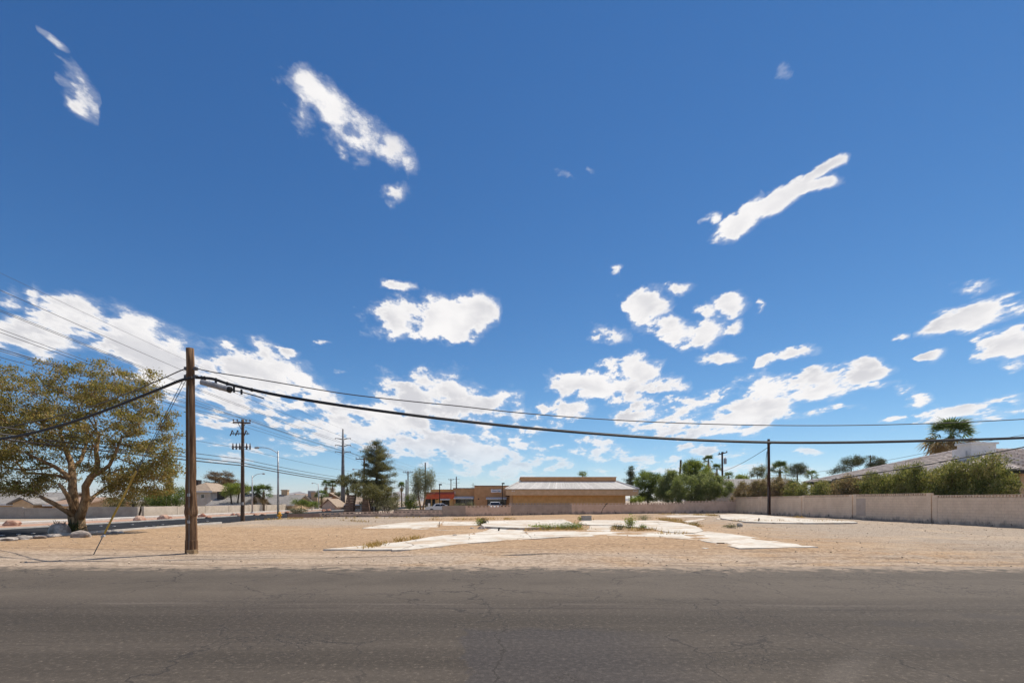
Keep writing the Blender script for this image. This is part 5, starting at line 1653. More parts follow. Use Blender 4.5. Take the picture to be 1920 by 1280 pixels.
# ================================================================== buildings
M['stucco'] = surf('tan_stucco', (0.50, 0.275, 0.13), (0.58, 0.33, 0.165), 2.0, 0.9, 0.2, 30.0)
M['stucco_red'] = surf('red_stucco', (0.55, 0.10, 0.045), (0.62, 0.13, 0.06), 2.0, 0.9, 0.2, 30.0)
M['stucco_maroon'] = surf('maroon_stucco', (0.26, 0.06, 0.05), (0.30, 0.075, 0.06), 2.0, 0.9)
M['stucco_ochre'] = surf('ochre_stucco', (0.56, 0.345, 0.14), (0.64, 0.40, 0.175), 2.0, 0.9, 0.2, 30.0)
M['stucco_pale'] = surf('pale_stucco', (0.52, 0.46, 0.39), (0.62, 0.56, 0.49), 2.0, 0.9, 0.15, 30.0)
M['stucco_beige'] = surf('beige_stucco', (0.53, 0.37, 0.225), (0.61, 0.435, 0.275), 2.0, 0.9, 0.15, 30.0)
M['white_trim'] = surf('white_trim', (0.62, 0.61, 0.60), (0.70, 0.69, 0.68), 3.0, 0.7)
M['glass'] = surf('dark_glass', (0.012, 0.013, 0.016), (0.02, 0.021, 0.026), 2.0, 0.08, spec=0.6)
M['dark'] = surf('dark_metal', (0.025, 0.02, 0.018), (0.04, 0.032, 0.028), 4.0, 0.6)
M['tile_white'] = surf('bleached_roof_tiles', (0.56, 0.53, 0.49), (0.70, 0.665, 0.62), 5.0, 0.85, 0.3, 20.0, island=0.10)
M['tile_grey'] = surf('grey_roof_tiles', (0.52, 0.445, 0.39), (0.68, 0.595, 0.535), 3.0, 0.9, 0.4, 20.0, c3=(0.60, 0.535, 0.49), s3=0.5, island=0.12)
M['tile_edge'] = surf('tile_edges', (0.20, 0.165, 0.145), (0.30, 0.25, 0.22), 3.0, 0.9)
M['shingle_grey'] = surf('grey_shingles', (0.19, 0.175, 0.165), (0.28, 0.26, 0.24), 4.0, 0.9, 0.3, 20.0)
M['shingle_brown'] = surf('brown_shingles', (0.25, 0.165, 0.115), (0.34, 0.23, 0.165), 4.0, 0.9, 0.3, 20.0)
M['shingle_tan'] = surf('tan_shingles', (0.28, 0.21, 0.155), (0.38, 0.295, 0.22), 4.0, 0.9, 0.3, 20.0)
M['sign_white'] = surf('sign_white', (0.75, 0.74, 0.74), (0.80, 0.79, 0.79), 3.0, 0.6)
M['sign_blue'] = surf('sign_blue', (0.035, 0.12, 0.32), (0.05, 0.15, 0.38), 3.0, 0.6)
M['sign_purple'] = surf('sign_purple', (0.16, 0.11, 0.24), (0.20, 0.14, 0.28), 3.0, 0.6)


def shops():
    Y = 88.0
    X = lambda px: (px - CX) / F * Y
    Z = lambda py: H + (HZ - py) / F * Y
    t = thing('shop_building', 'tan strip-mall shops with a red corner unit and dark windows', 'building', (X(870), Y, 0))
    # three blocks stepping up to the right
    MB().box(X(797), X(849), Y, Y + 14, -0.5, Z(922)).build('corner_unit_wall', M['stucco_ochre'], t)
    MB().box(X(805), X(848.5), Y + 1.5, Y + 13.5, Z(922), Z(917.3)).build('set_back_parapet', M['stucco_ochre'], t)
    r = MB()
    r.box(X(796.5), X(852), Y - 0.35, Y - 0.004, Z(935), Z(926))
    r.build('red_fascia', M['stucco_red'], t)
    MB().box(X(796), X(852.5), Y - 0.5, Y - 0.004, Z(926) + 0.002, Z(922.2)).build('maroon_cornice', M['stucco_maroon'], t)
    MB().box(X(849), X(890), Y + 0.25, Y + 14, -0.5, Z(915.2)).build('middle_unit_wall', M['stucco'], t)
    MB().box(X(848.8), X(890), Y + 0.15, Y + 0.6, Z(915.2), Z(914.3)).build('parapet_cap', M['dark'], t)
    MB().box(X(890), X(1010), Y - 0.8, Y + 14, -0.5, Z(911)).build('tall_unit_wall', M['stucco'], t)
    MB().box(X(889.5), X(1010), Y - 0.9, Y - 0.4, Z(911), Z(910)).build('parapet_cap', M['dark'], t)
    MB().box(X(804.5), X(849), Y + 1.4, Y + 1.9, Z(917.3), Z(916.6)).build('parapet_cap', M['dark'], t)
    MB().box(X(852), X(854), Y - 0.2, Y + 0.2, Z(926), Z(921)).build('cornice_end', M['stucco_pale'], t)

    def opening(p0, p1, ya, yb, yf, frame=True, nm='window', mull=0):
        f = MB()
        x0, x1, z0, z1 = X(p0), X(p1), Z(yb), Z(ya)
        w = 0.09
        f.box(x0, x1, yf - 0.10, yf - 0.003, z1 - w, z1)
        f.box(x0, x1, yf - 0.10, yf - 0.003, z0, z0 + w)
        f.box(x0, x0 + w, yf - 0.10, yf - 0.003, z0 + w, z1 - w)
        f.box(x1 - w, x1, yf - 0.10, yf - 0.003, z0 + w, z1 - w)
        for i in range(mull):
            c = x0 + (x1 - x0) * (i + 1) / (mull + 1)
            f.box(c - 0.035, c + 0.035, yf - 0.09, yf - 0.003, z0 + w, z1 - w)
        o = f.build(nm, M['dark'], t)
        for i in range(mull + 1):
            xa, xb = x0 + (x1 - x0) * i / (mull + 1) + 0.05, x0 + (x1 - x0) * (i + 1) / (mull + 1) - 0.05
            MB().box(xa, xb, yf - 0.05, yf - 0.02, z0 + 0.05, z1 - 0.05).build('pane', M['glass'], o)
        return o

    def awning(p0, p1, ya, yb, yf):
        x0, x1, z1, z0 = X(p0), X(p1), Z(ya), Z(yb)
        MB().add([(x0, yf, z1), (x1, yf, z1), (x1, yf - 0.7, z0), (x0, yf - 0.7, z0), (x0, yf, z0 - 0.08), (x1, yf, z0 - 0.08), (x1, yf - 0.7, z0 - 0.16), (x0, yf - 0.7, z0 - 0.16)],
                 [(0, 1, 2, 3), (3, 2, 6, 7), (7, 6, 5, 4), (0, 3, 7, 4), (1, 5, 6, 2)]).build('awning', M['white_trim'], t)
    opening(797.5, 808, 934.5, 955, Y, nm='door', mull=1)
    opening(810.5, 816, 934.5, 955, Y, nm='window')
    opening(828.5, 842.5, 936, 952, Y, nm='window', mull=1)
    awning(825.5, 844.5, 933.6, 935.4, Y - 0.02)
    opening(854, 888, 934, 953, Y + 0.25, nm='window', mull=3)
    awning(851, 888.5, 930.2, 933.2, Y + 0.23)
    opening(914, 949, 934, 953, Y - 0.8, nm='window', mull=3)
    awning(912, 950, 931.8, 934.2, Y - 0.82)
    for px, py, yf in ((819.5, 935.5, Y), (898, 934.8, Y - 0.8), (848, 931, Y)):
        MB().lathe((X(px), yf - 0.12, Z(py) - 0.1), [(0.05, 0), (0.11, 0.04), (0.11, 0.16), (0.05, 0.2)], 8).build('wall_lamp', M['dark'], t)
    # bone-shaped sign
    yf = Y - 0.8
    cx, cz, hw, hh = X(930.5), Z(920), X(940) - X(930.5), 0.21
    outl = []
    for (sx, sz, a0) in ((1, 1, -60), (-1, 1, 30), (-1, -1, 120), (1, -1, 210)):
        for i in range(8):
            a_ = R(a0 + 180 * i / 7)
            outl.append((cx + sx * (hw - 0.16) + 0.19 * math.cos(a_), cz + sz * 0.13 + 0.19 * math.sin(a_)))
    n = len(outl)
    sg = MB().add([(x, yf - 0.14, z) for x, z in outl] + [(x, yf - 0.01, z) for x, z in outl], [tuple(range(n)), tuple(range(2 * n - 1, n - 1, -1))] + [((i + 1) % n, i, n + i, n + (i + 1) % n) for i in range(n)]).build('bone_sign', M['sign_white'], t)
    x = cx - hw * 0.72
    for i, (wd, mt) in enumerate(((.17, 'b'), (.12, 'b'), (.13, 'b'), (.12, 'b'), (.12, 'p'), (.10, 'p'), (.10, ''), (.14, 'p'), (.12, 'b'), (.12, 'b'), (.12, 'b'))):
        if mt:
            hgt = 0.10 if i in (0, 7) else 0.075
            MB().box(x, x + wd - 0.025, yf - 0.152, yf - 0.138, cz - 0.08, cz - 0.08 + 2 * hgt - 0.02).build('letter', M['sign_blue'] if mt == 'b' else M['sign_purple'], sg)
        x += wd
    return t


shops()


def mansard():
    Y = 72.0
    X = lambda px: (px - CX) / F * Y
    Z = lambda py: H + (HZ - py) / F * Y
    t = thing('tan_building', 'low wide tan building with a white tiled skirt roof and flat parapet', 'building', (X(1070), Y, 0))
    x0, x1, e0, e1 = X(962), X(1176), X(947), X(1198.5)
    ye, yw, yp, yb = Y, Y + 1.1, Y + 2.6, Y + 16
    MB().box(x0, x1, yw, yb - 1.1, -0.5, Z(926)).build('wall', M['stucco_ochre'], t)
    # fascia box under the tiles
    MB().box(e0 + 0.1, e1 - 0.1, ye + 0.08, yb - 0.08, Z(928), Z(917)).build('fascia', M['stucco_beige'], t)
    MB().box(e0 + 0.3, e1 - 0.3, ye + 0.3, yb - 0.3, Z(928) - 0.03, Z(928) + 0.01).build('soffit', M['stucco_ochre'], t)
    zt, zb = Z(900.8), Z(916.6)
    p0, p1 = X(976), X(1163)
    # tiled skirt: overlapping courses on all four sides
    roof = bpy.data.objects.new('roof', None)
    COL.objects.link(roof)
    roof.parent = t
    N = 9
    for i in range(N):
        fa, fb = i / N, (i + 1) / N + 0.02
        lift = 0.035

        def ring(f, dz):
            return [(e0 + (p0 - e0) * f, ye + (yp - ye) * f, zb + (zt - zb) * f + dz), (e1 + (p1 - e1) * f, ye + (yp - ye) * f, zb + (zt - zb) * f + dz), (e1 + (p1 - e1) * f, yb - (yp - ye) * f, zb + (zt - zb) * f + dz), (e0 + (p0 - e0) * f, yb - (yp - ye) * f, zb + (zt - zb) * f + dz)]
        lo, up, un = ring(fa, lift), ring(min(fb, 1.0), 0.0), ring(fa, -0.02)
        mb = MB()
        # each course cut into tiles along the front, plain on the sides
        nt = 46
        for j in range(nt):
            g0, g1 = j / nt, (j + 1) / nt - 0.0012
            L = lambda q, g: Vector(q[0]).lerp(Vector(q[1]), g)
            dz = Vector((0, 0, random.uniform(-0.004, 0.006)))
            mb.add([L(lo, g0) + dz, L(lo, g1) + dz, L(up, g1), L(up, g0), L(un, g0), L(un, g1)], [(0, 1, 2, 3), (4, 5, 1, 0)])
        for s in (1, 2, 3):
            a, b = s, (s + 1) % 4
            mb.add([lo[a], lo[b], up[b], up[a], un[a], un[b]], [(0, 1, 2, 3), (4, 5, 1, 0)])
        mb.build('tile_course', M['tile_white'], roof)['kind'] = 'stuff'
    for (a, b) in ((Vector((e0, ye, zb + 0.05)), Vector((p0, yp, zt + 0.05))), (Vector((e1, ye, zb + 0.05)), Vector((p1, yp, zt + 0.05)))):
        n = 9
        for i in range(n):
            MB().tube([a.lerp(b, i / n), a.lerp(b, (i + 0.96) / n) + Vector((0, 0, 0.0))], [0.13, 0.10], 8).build('hip_tile', M['tile_white'], roof)
    MB().box(e0 + 0.02, e1 - 0.02, ye - 0.02, ye + 0.075, Z(917.6), zb + 0.02).build('eave_edge', M['tile_edge'], t)
    MB().box(p0 + 0.05, p1 - 0.05, yp + 0.02, yb - 2.6, zt - 0.3, Z(893)).build('parapet', M['stucco'], t)
    MB().box(p0 - 0.02, p1 + 0.02, yp - 0.06, yb - 2.5, Z(893), Z(892)).build('parapet_cap', M['stucco'], t)
    for px in (960.5, 964, 1188, 1192):
        c = Vector((X(px), ye + 0.0, Z(919.5)))
        MB().tube([c, c + Vector((0, -0.2, -0.06))], [0.05, 0.09], 8).build('flood_lamp', M['white_trim'], t)
    # column and gate at the left end
    MB().box(X(955.5), X(961.5), yw + 0.4, yw + 1.0, -0.5, Z(928)).build('column', M['stucco_beige'], t)
    MB().box(X(947.5), X(955), yw + 0.5, yw + 0.65, Z(930), Z(928)).build('beam', M['dark'], t)


mansard()


def tile_roof_plane(mb_list, quad, n):
    """rows of tiles on a plane given by eave a,b and ridge c,d (ridge above b, a): stepped courses"""
    a, b, c, d = [Vector(v) for v in quad]
    nrm = (b - a).cross(d - a).normalized()
    if nrm.z < 0:
        nrm = -nrm
    for i in range(n):
        f0, f1 = i / n, min((i + 1) / n + 0.03, 1.0)
        p, q = a.lerp(d, f0) + nrm * 0.14, b.lerp(c, f0) + nrm * 0.14
        r, s = b.lerp(c, f1), a.lerp(d, f1)
        mb = MB()
        m = max(3, int((q - p).length / 0.9))
        for j in range(m):
            g0, g1 = j / m, (j + 1) / m - 0.004
            dz = nrm * random.uniform(-0.01, 0.012)
            P0, P1, P2, P3 = p.lerp(q, g0) + dz, p.lerp(q, g1) + dz, s.lerp(r, g1), s.lerp(r, g0)
            mb.add([P0, P1, P2, P3, P0 - nrm * 0.16, P1 - nrm * 0.16], [(0, 1, 2, 3), (4, 5, 1, 0)])
        mb_list.append(mb)


def right_house():
    t = thing('house', 'house with a long grey tiled hip roof and white chimney behind the hedge', 'house', (44, 46, 0))
    x0, x1, y0, y1, ze, zr = 33.6, 66.0, 33.9, 59.0, 3.68, 6.15
    MB().box(x0 + 0.7, x1 - 0.7, y0 + 0.7, y1 - 0.7, -0.3, ze - 0.05).build('wall', M['stucco_beige'], t)
    rl, rr, ry = (40.3, 46.0), (60.0, 46.0), 46.0
    roof = bpy.data.objects.new('roof', None)
    COL.objects.link(roof)
    roof.parent = t
    roof.location = (0, 0, 0)
    A0, B0, C0, D0 = (x0, y0, ze), (x1, y0, ze), (x1, y1, ze), (x0, y1, ze)
    E, Fp = (rl[0], ry, zr), (rr[0], ry, zr)
    lst = []
    tile_roof_plane(lst, (A0, B0, Fp, E), 17)
    tile_roof_plane(lst, (D0, A0, E, E), 15)
    tile_roof_plane(lst, (C0, D0, E, Fp), 12)
    tile_roof_plane(lst, (B0, C0, Fp, Fp), 12)
    for mb in lst:
        mb.build('tile_course', M['tile_grey'], roof)['kind'] = 'stuff'
    for a, b in ((A0, E), (D0, E), (E, Fp)):
        a, b = Vector(a), Vector(b)
        n = int((b - a).length / 0.45)
        for i in range(n):
            MB().tube([a.lerp(b, i / n) + Vector((0, 0, 0.06)), a.lerp(b, (i + 0.95) / n) + Vector((0, 0, 0.06))], [0.14, 0.11], 8).build('ridge_tile', M['tile_grey'], roof)
    MB().box(x0 - 0.02, x1, y0 - 0.06, y0 - 0.01, ze - 0.24, ze + 0.0).build('fascia', M['dark'], t)
    MB().box(x0 - 0.06, x0 - 0.01, y0, y1, ze - 0.24, ze + 0.0).build('fascia', M['dark'], t)
    MB().box(x0 + 0.01, x1, y0 + 0.0, y1, ze - 0.26, ze - 0.2).build('soffit', M['stucco_beige'], t)
    # chimney: plastered box with a projecting cap
    c0, c1 = A(1821, 860, 41), A(1868, 860, 41)
    zt = A(1821, 832, 41).z
    ch = MB().box(c0.x, c1.x, 41, 42.3, 4.2, zt).build('chimney', M['white_trim'], roof)
    MB().box(c0.x - 0.12, c1.x + 0.12, 40.88, 42.42, zt, zt + 0.14).build('chimney_cap', M['white_trim'], roof)
    MB().box(A(1789, 850, 44).x, A(1797, 850, 44).x, 43.6, 44.2, 5.2, 6.0).build('roof_vent', M['white_trim'], roof)
    MB().tube([A(1812, 858, 41.2), A(1812, 845, 41.2)], 0.06, 8).build('vent_pipe', M['steel'], roof)
    # a window on the street side
    f = MB().box(36.5, 39.0, y0 + 0.6, y0 + 0.695, 1.2, 2.5).build('window', M['white_trim'], t)
    MB().box(36.6, 38.9, y0 + 0.57, y0 + 0.598, 1.3, 2.4).build('pane', M['glass'], f)


right_house()


def gable_house(name, label, x0, x1, y0, y1, zb, ze, zr, axis, wall, roofm, ov=0.5, wins=(), chim=None, unit=None, group='tract houses'):
    """axis 'x': ridge runs along X; 'y': the gable faces the camera; 'h': hip"""
    t = thing(name, label, 'house', ((x0 + x1) / 2, (y0 + y1) / 2, zb), group)
    w = MB()
    xm, ym = (x0 + x1) / 2, (y0 + y1) / 2
    if axis == 'x':
        prof = [(y0, zb - .3), (y1, zb - .3), (y1, ze), (ym, zr - 0.1), (y0, ze)]
        w.add([(x0, p, q) for p, q in prof] + [(x1, p, q) for p, q in prof], [(0, 1, 2, 3, 4)[::-1], (5, 6, 7, 8, 9)] + [(i, (i + 1) % 5, 5 + (i + 1) % 5, 5 + i) for i in range(5)])
    elif axis == 'y':
        prof = [(x0, zb - .3), (x1, zb - .3), (x1, ze), (xm, zr - 0.1), (x0, ze)]
        w.add([(p, y0, q) for p, q in prof] + [(p, y1, q) for p, q in prof], [(0, 1, 2, 3, 4), (5, 6, 7, 8, 9)[::-1]] + [((i + 1) % 5, i, 5 + i, 5 + (i + 1) % 5) for i in range(5)])
    else:
        w.box(x0, x1, y0, y1, zb - .3, ze)
    w.build('wall', wall, t)
    th = 0.16
    r = MB()
    if axis in ('x', 'y'):
        sl = (zr - ze) / ((y1 - y0) / 2 if axis == 'x' else (x1 - x0) / 2)
        for s in (-1, 1):
            if axis == 'x':
                e = (ym + s * ((y1 - y0) / 2 + ov), ze - ov * sl)
                P = [(x0 - ov, ym, zr), (x1 + ov, ym, zr), (x1 + ov, e[0], e[1]), (x0 - ov, e[0], e[1])]
            else:
                e = (xm + s * ((x1 - x0) / 2 + ov), ze - ov * sl)
                P = [(xm, y0 - ov, zr), (xm, y1 + ov, zr), (e[0], y1 + ov, e[1]), (e[0], y0 - ov, e[1])]
            r.add([Vector(p) + Vector((0, 0, th)) for p in P] + [Vector(p) for p in P], [(0, 1, 2, 3), (7, 6, 5, 4), (0, 4, 5, 1), (1, 5, 6, 2), (2, 6, 7, 3), (3, 7, 4, 0)])
    else:
        hx = min((x1 - x0), (y1 - y0)) / 2
        o = [(x0 - ov, y0 - ov, ze), (x1 + ov, y0 - ov, ze), (x1 + ov, y1 + ov, ze), (x0 - ov, y1 + ov, ze)]
        if (x1 - x0) >= (y1 - y0):
            rd = [(x0 + hx, ym, zr), (x1 - hx, ym, zr)]
        else:
            rd = [(xm, y0 + hx, zr), (xm, y1 - hx, zr)]
        V = [Vector(p) + Vector((0, 0, th)) for p in o] + [Vector(p) for p in o] + [Vector(p) for p in rd]
        fs = [(7, 6, 5, 4), (0, 4, 5, 1), (1, 5, 6, 2), (2, 6, 7, 3), (3, 7, 4, 0)]
        fs += [(0, 1, 9, 8), (1, 2, 9), (2, 3, 8, 9), (3, 0, 8)] if (x1 - x0) >= (y1 - y0) else [(0, 1, 8), (1, 2, 9, 8), (2, 3, 9), (3, 0, 8, 9)]
        r.add(V, fs)
    ro = r.build('roof', roofm, t)
    f = MB()
    f.box(x0 - ov, x1 + ov, y0 - ov - 0.05, y0 - ov - 0.004, ze - (ov * (zr - ze) / ((y1 - y0) / 2) if axis == 'x' else 0) - 0.02, ze - (ov * (zr - ze) / ((y1 - y0) / 2) if axis == 'x' else 0) + 0.2)
    if axis != 'y':
        f.build('fascia', M['white_trim'], t)
    for (wx0, wx1, wz0, wz1) in wins:
        wf = MB().box(wx0, wx1, y0 - 0.06, y0 - 0.003, wz0, wz1).build('window', M['white_trim'], t)
        MB().box(wx0 + 0.07, wx1 - 0.07, y0 - 0.085, y0 - 0.062, wz0 + 0.07, wz1 - 0.07).build('pane', M['glass'], wf)
    if chim:
        cx_, cy_, cw, cz, cm = chim
        c = MB().box(cx_ - cw, cx_ + cw, cy_ - cw * 0.7, cy_ + cw * 0.7, ze - 0.3, cz).build('chimney', cm, ro)
        MB().box(cx_ - cw - 0.08, cx_ + cw + 0.08, cy_ - cw * 0.7 - 0.08, cy_ + cw * 0.7 + 0.08, cz, cz + 0.12).build('chimney_cap', cm, ro)
    if unit:
        ux_, uy_, uz_, us = unit
        MB().box(ux_ - us, ux_ + us, uy_ - us, uy_ + us, uz_ - 0.6, uz_ + us).build('roof_cooler', M['dark'] if us < 0.6 else M['steel'], ro)
    return t


def hx(px, d):
    return (px - CX) / F * d


def hz(py, d):
    return H + (HZ - py) / F * d


d = 62
gable_house('house', 'long low grey-roofed house behind the shaded garden wall', hx(-120, d), hx(84, d), d, d + 9, -1.25, hz(944, d), hz(924.5, d + 4.5), 'x', M['stucco_beige'], M['shingle_grey'], 0.6)
d = 59.5
gable_house('house', 'small grey gabled porch in front of the long low roof', hx(24, d), hx(62, d), d, d + 5, -1.25, hz(943, d), hz(933.5, d), 'y', M['stucco_beige'], M['shingle_grey'], 0.4)
d = 60
gable_house('house', 'tan house end with a dark eave seen through the big tree trunks', hx(98, d), hx(150, d), d, d + 8, -1.25, hz(946, d), hz(934, d + 4), 'x', M['stucco_beige'], M['shingle_brown'], 0.6)
d = 74
gable_house('house', 'pale two-storey house with a tan hip roof behind the corner pole', hx(345, d), hx(395, d), d, d + 7, -1.25, hz(922.5, d), hz(905, d + 3.5), 'h', M['stucco_pale'], M['shingle_tan'], 0.5, [(hx(377, d), hx(384, d), hz(934, d), hz(926, d)), (hx(352, d), hx(358, d), hz(946, d), hz(934, d))], None, (hx(349, d), d + 2.5, hz(905, d + 2.5), 0.45))
d = 70
gable_house('house', 'grey-roofed single-storey house with a brown chimney beside the pale house', hx(398, d), hx(448, d), d, d + 8, -1.25, hz(945.5, d), hz(926, d + 4), 'x', M['stucco_pale'], M['shingle_grey'], 0.6, (), (hx(412, d), d + 4, 0.55, hz(916, d + 4), M['stucco']), (hx(402, d), d + 2, hz(928, d + 2), 0.5))
d = 82
gable_house('house', 'grey-roofed house with a tan chimney behind the near street lamp', hx(496, d), hx(547, d), d, d + 8, -1.25, hz(945, d), hz(928.5, d + 4), 'x', M['stucco_beige'], M['shingle_grey'], 0.6, (), (hx(514, d), d + 4, 0.5, hz(919, d + 4), M['stucco_beige']))
d = 96
gable_house('house', 'brown-roofed gable house right of the near street lamp', hx(536, d), hx(574, d), d, d + 9, -1.25, hz(940, d), hz(927, d), 'y', M['stucco_beige'], M['shingle_brown'], 0.5, (), (hx(579, d), d + 3, 0.6, hz(923, d), M['stucco_beige']), (hx(571, d), d + 4, hz(926, d), 0.7))
d = 98
gable_house('house', 'tan-roofed house between the brown gable and the bushy palm', hx(572, d), hx(600, d), d + 2, d + 10, -1.25, hz(942, d), hz(931, d + 5), 'x', M['stucco_pale'], M['shingle_tan'], 0.5)
d = 104
gable_house('house', 'dark brown gable house with a white rake below the twin palms', hx(598, d), hx(640, d), d, d + 10, -0.9, hz(936, d), hz(924.5, d), 'y', M['stucco'], M['shingle_tan'], 0.6, [(hx(626, d), hx(632, d), hz(946, d), hz(938, d))])
d = 88
gable_house('house', 'small cream gable house in front of the dark brown gable', hx(604, d), hx(628, d), d, d + 8, -0.9, hz(947, d), hz(936, d), 'y', M['stucco_pale'], M['shingle_tan'], 0.4)
d = 92
gable_house('house', 'cream house with a pale roof between the tapered pylons', hx(652, d), hx(712, d), d, d + 8, -0.5, hz(945, d), hz(932, d + 4), 'x', M['stucco_pale'], M['shingle_tan'], 0.5, [(hx(664, d), hx(676, d), hz(954, d), hz(946, d))])
d = 72
gable_house('house', 'low grey-roofed house behind the wall corner oleanders', hx(1362, d), hx(1500, d), d, d + 12, -0.2, hz(914, d), hz(899.5, d + 6), 'x', M['stucco_pale'], M['shingle_grey'], 0.5, (), None, None, None)
MB_ = MB().add([(hx(1466, d - 1), d - 1.2, hz(910, d)), (hx(1478, d - 1), d - 1.2, hz(910, d)), (hx(1471, d - 1), d - 1.2, hz(903, d)), (hx(1466, d), d + 2, hz(909, d)), (hx(1478, d), d + 2, hz(909, d)), (hx(1471, d), d + 2, hz(903, d))], [(0, 1, 2), (0, 2, 5, 3), (1, 4, 5, 2), (3, 5, 4)])
one('roof_vent', MB_, M['white_trim'], 'small white triangular dormer vent on the low grey roof', 'vent', origin=(hx(1470, d), d, hz(909, d)))

# far hazy mountains
def mountains():
    Y = 5200.0
    sk = [(-400, 936), (0, 935), (300, 934), (470, 933), (520, 931), (540, 928), (552, 923.5), (560, 921.5), (568, 923), (578, 926), (590, 925), (604, 926), (620, 929), (650, 930), (700, 929), (735, 925), (750, 921), (762, 927), (790, 932), (900, 934), (1100, 935), (1500, 934), (1900, 934), (2400, 936)]
    mb = MB()
    top = [A(px + random.uniform(-2, 2), py - 0.6, Y) for px, py in sk]
    V, Fs = [], []
    for i, p in enumerate(top):
        V += [(p.x, Y - 700, -5), (p.x + random.uniform(-20, 20), Y - 350 + random.uniform(-80, 80), p.z * random.uniform(0.4, 0.62)), tuple(p), (p.x, Y + 600, -5)]
        if i:
            a, b = 4 * (i - 1), 4 * i
            for j in range(3):
                Fs.append((a + j, b + j, b + j + 1, a + j + 1))
    o = link('mountains', raw_mesh('mountains', V, Fs), surf('mountain_rock', (0.17, 0.13, 0.115), (0.25, 0.20, 0.175), 0.01, 0.95))
    o['kind'] = 'structure'


mountains()
# ================================================================== rocks, pylons, cars, small things
M['boulder'] = surf('red_boulder', (0.28, 0.115, 0.07), (0.48, 0.26, 0.18), 3.0, 0.95, 0.8, 9.0, c3=(0.52, 0.36, 0.27), s3=1.2)
M['rock_pale'] = surf('pale_rock', (0.30, 0.26, 0.225), (0.55, 0.50, 0.45), 3.0, 0.95, 0.8, 9.0, c3=(0.20, 0.16, 0.14), s3=1.4)
M['pylon'] = surf('brown_split_block', (0.17, 0.105, 0.075), (0.25, 0.165, 0.12), 3.0, 0.95, 0.6, 8.0)
M['car_white'] = surf('white_car_paint', (0.62, 0.63, 0.64), (0.66, 0.67, 0.68), 2.0, 0.25, spec=0.6)
M['tyre'] = surf('tyre_rubber', (0.015, 0.015, 0.016), (0.025, 0.025, 0.026), 5.0, 0.9)
M['chrome'] = surf('wheel_alloy', (0.45, 0.45, 0.46), (0.55, 0.55, 0.56), 5.0, 0.3, metal=0.7)
M['lens'] = surf('lamp_lens', (0.6, 0.6, 0.6), (0.7, 0.7, 0.7), 5.0, 0.15)


def rock(label, px, py, w, h, mat, cat='boulder', group=None, z=0.0, dep=None, seed=0, name='boulder', flat=0.0):
    """a rough boulder whose foot is at the pixel; w, h in metres"""
    c = G(px, py, z)
    rr = random.Random(seed)
    bm = bmesh.new()
    bmesh.ops.create_icosphere(bm, subdivisions=3, radius=1.0)
    off = [rr.uniform(0, 60) for _ in range(3)]
    planes = [(Vector((rr.gauss(0, 1), rr.gauss(0, 1), rr.gauss(0.2, 0.7))).normalized(), rr.uniform(0.62, 0.9)) for _ in range(9)]
    from mathutils import noise as mn
    for v in bm.verts:
        p = v.co.copy()
        for n, dd in planes:
            t = p.dot(n) - dd
            if t > 0:
                p -= n * t * 0.9
        p *= 1 + 0.16 * mn.noise(Vector((p.x * 1.7 + off[0], p.y * 1.7 + off[1], p.z * 1.7 + off[2]))) + 0.05 * mn.noise(p * 5 + Vector(off))
        v.co = Vector((p.x * w / 2, p.y * w * (dep or 0.42), max(p.z, -0.35) * h / 1.25 + 0.28 * h))
    me = bpy.data.meshes.new(name)
    bm.to_mesh(me)
    bm.free()
    o = link(name, me, mat)
    o.location = c
    o.rotation_euler = (0, 0, rr.uniform(-0.3, 0.3))
    return tag(o, label, cat, group)


BG = 'red boulders along the far verge'
for i, (px, py, w, h, lab) in enumerate([
        (24, 985.5, 1.0, 0.42, 'big red boulder on the far verge, nearest the picture edge'), (212, 978.5, 0.85, 0.12, 'flat pinkish slab of rock on the far verge behind the yellow guard'),
        (261, 976, 0.95, 0.42, 'red boulder on the far verge right of the yellow guard'), (307, 974.5, 1.0, 0.45, 'largest red boulder just left of the corner pole'), (318, 973.5, 0.6, 0.25, 'small red rock leaning on the largest boulder beside the corner pole'),
        (379, 970.2, 0.75, 0.42, 'pale pink boulder just right of the corner pole'), (391, 970.6, 0.75, 0.2, 'flat red rock beside the pale pink boulder'), (437, 966.5, 0.55, 0.28, 'small dark red rock left of the switchgear pole'),
        (446, 967.2, 0.6, 0.35, 'angular red rock beside the switchgear pole'), (480, 965.6, 0.7, 0.22, 'flattish pink rock under the second street lamp'), (493.5, 965.2, 0.65, 0.22, 'flat dark red rock between the two street lamps'),
        (538, 962.4, 0.6, 0.3, 'small red rock left of the sage bush'), (607, 958.2, 0.9, 0.3, 'low red rock left of the steel pole foot'), (617, 957.8, 0.8, 0.35, 'red rock right of its twin by the steel pole foot')]):
    rock(lab, px, py, w, h, M['boulder'], 'boulder', BG, seed=i + 1)
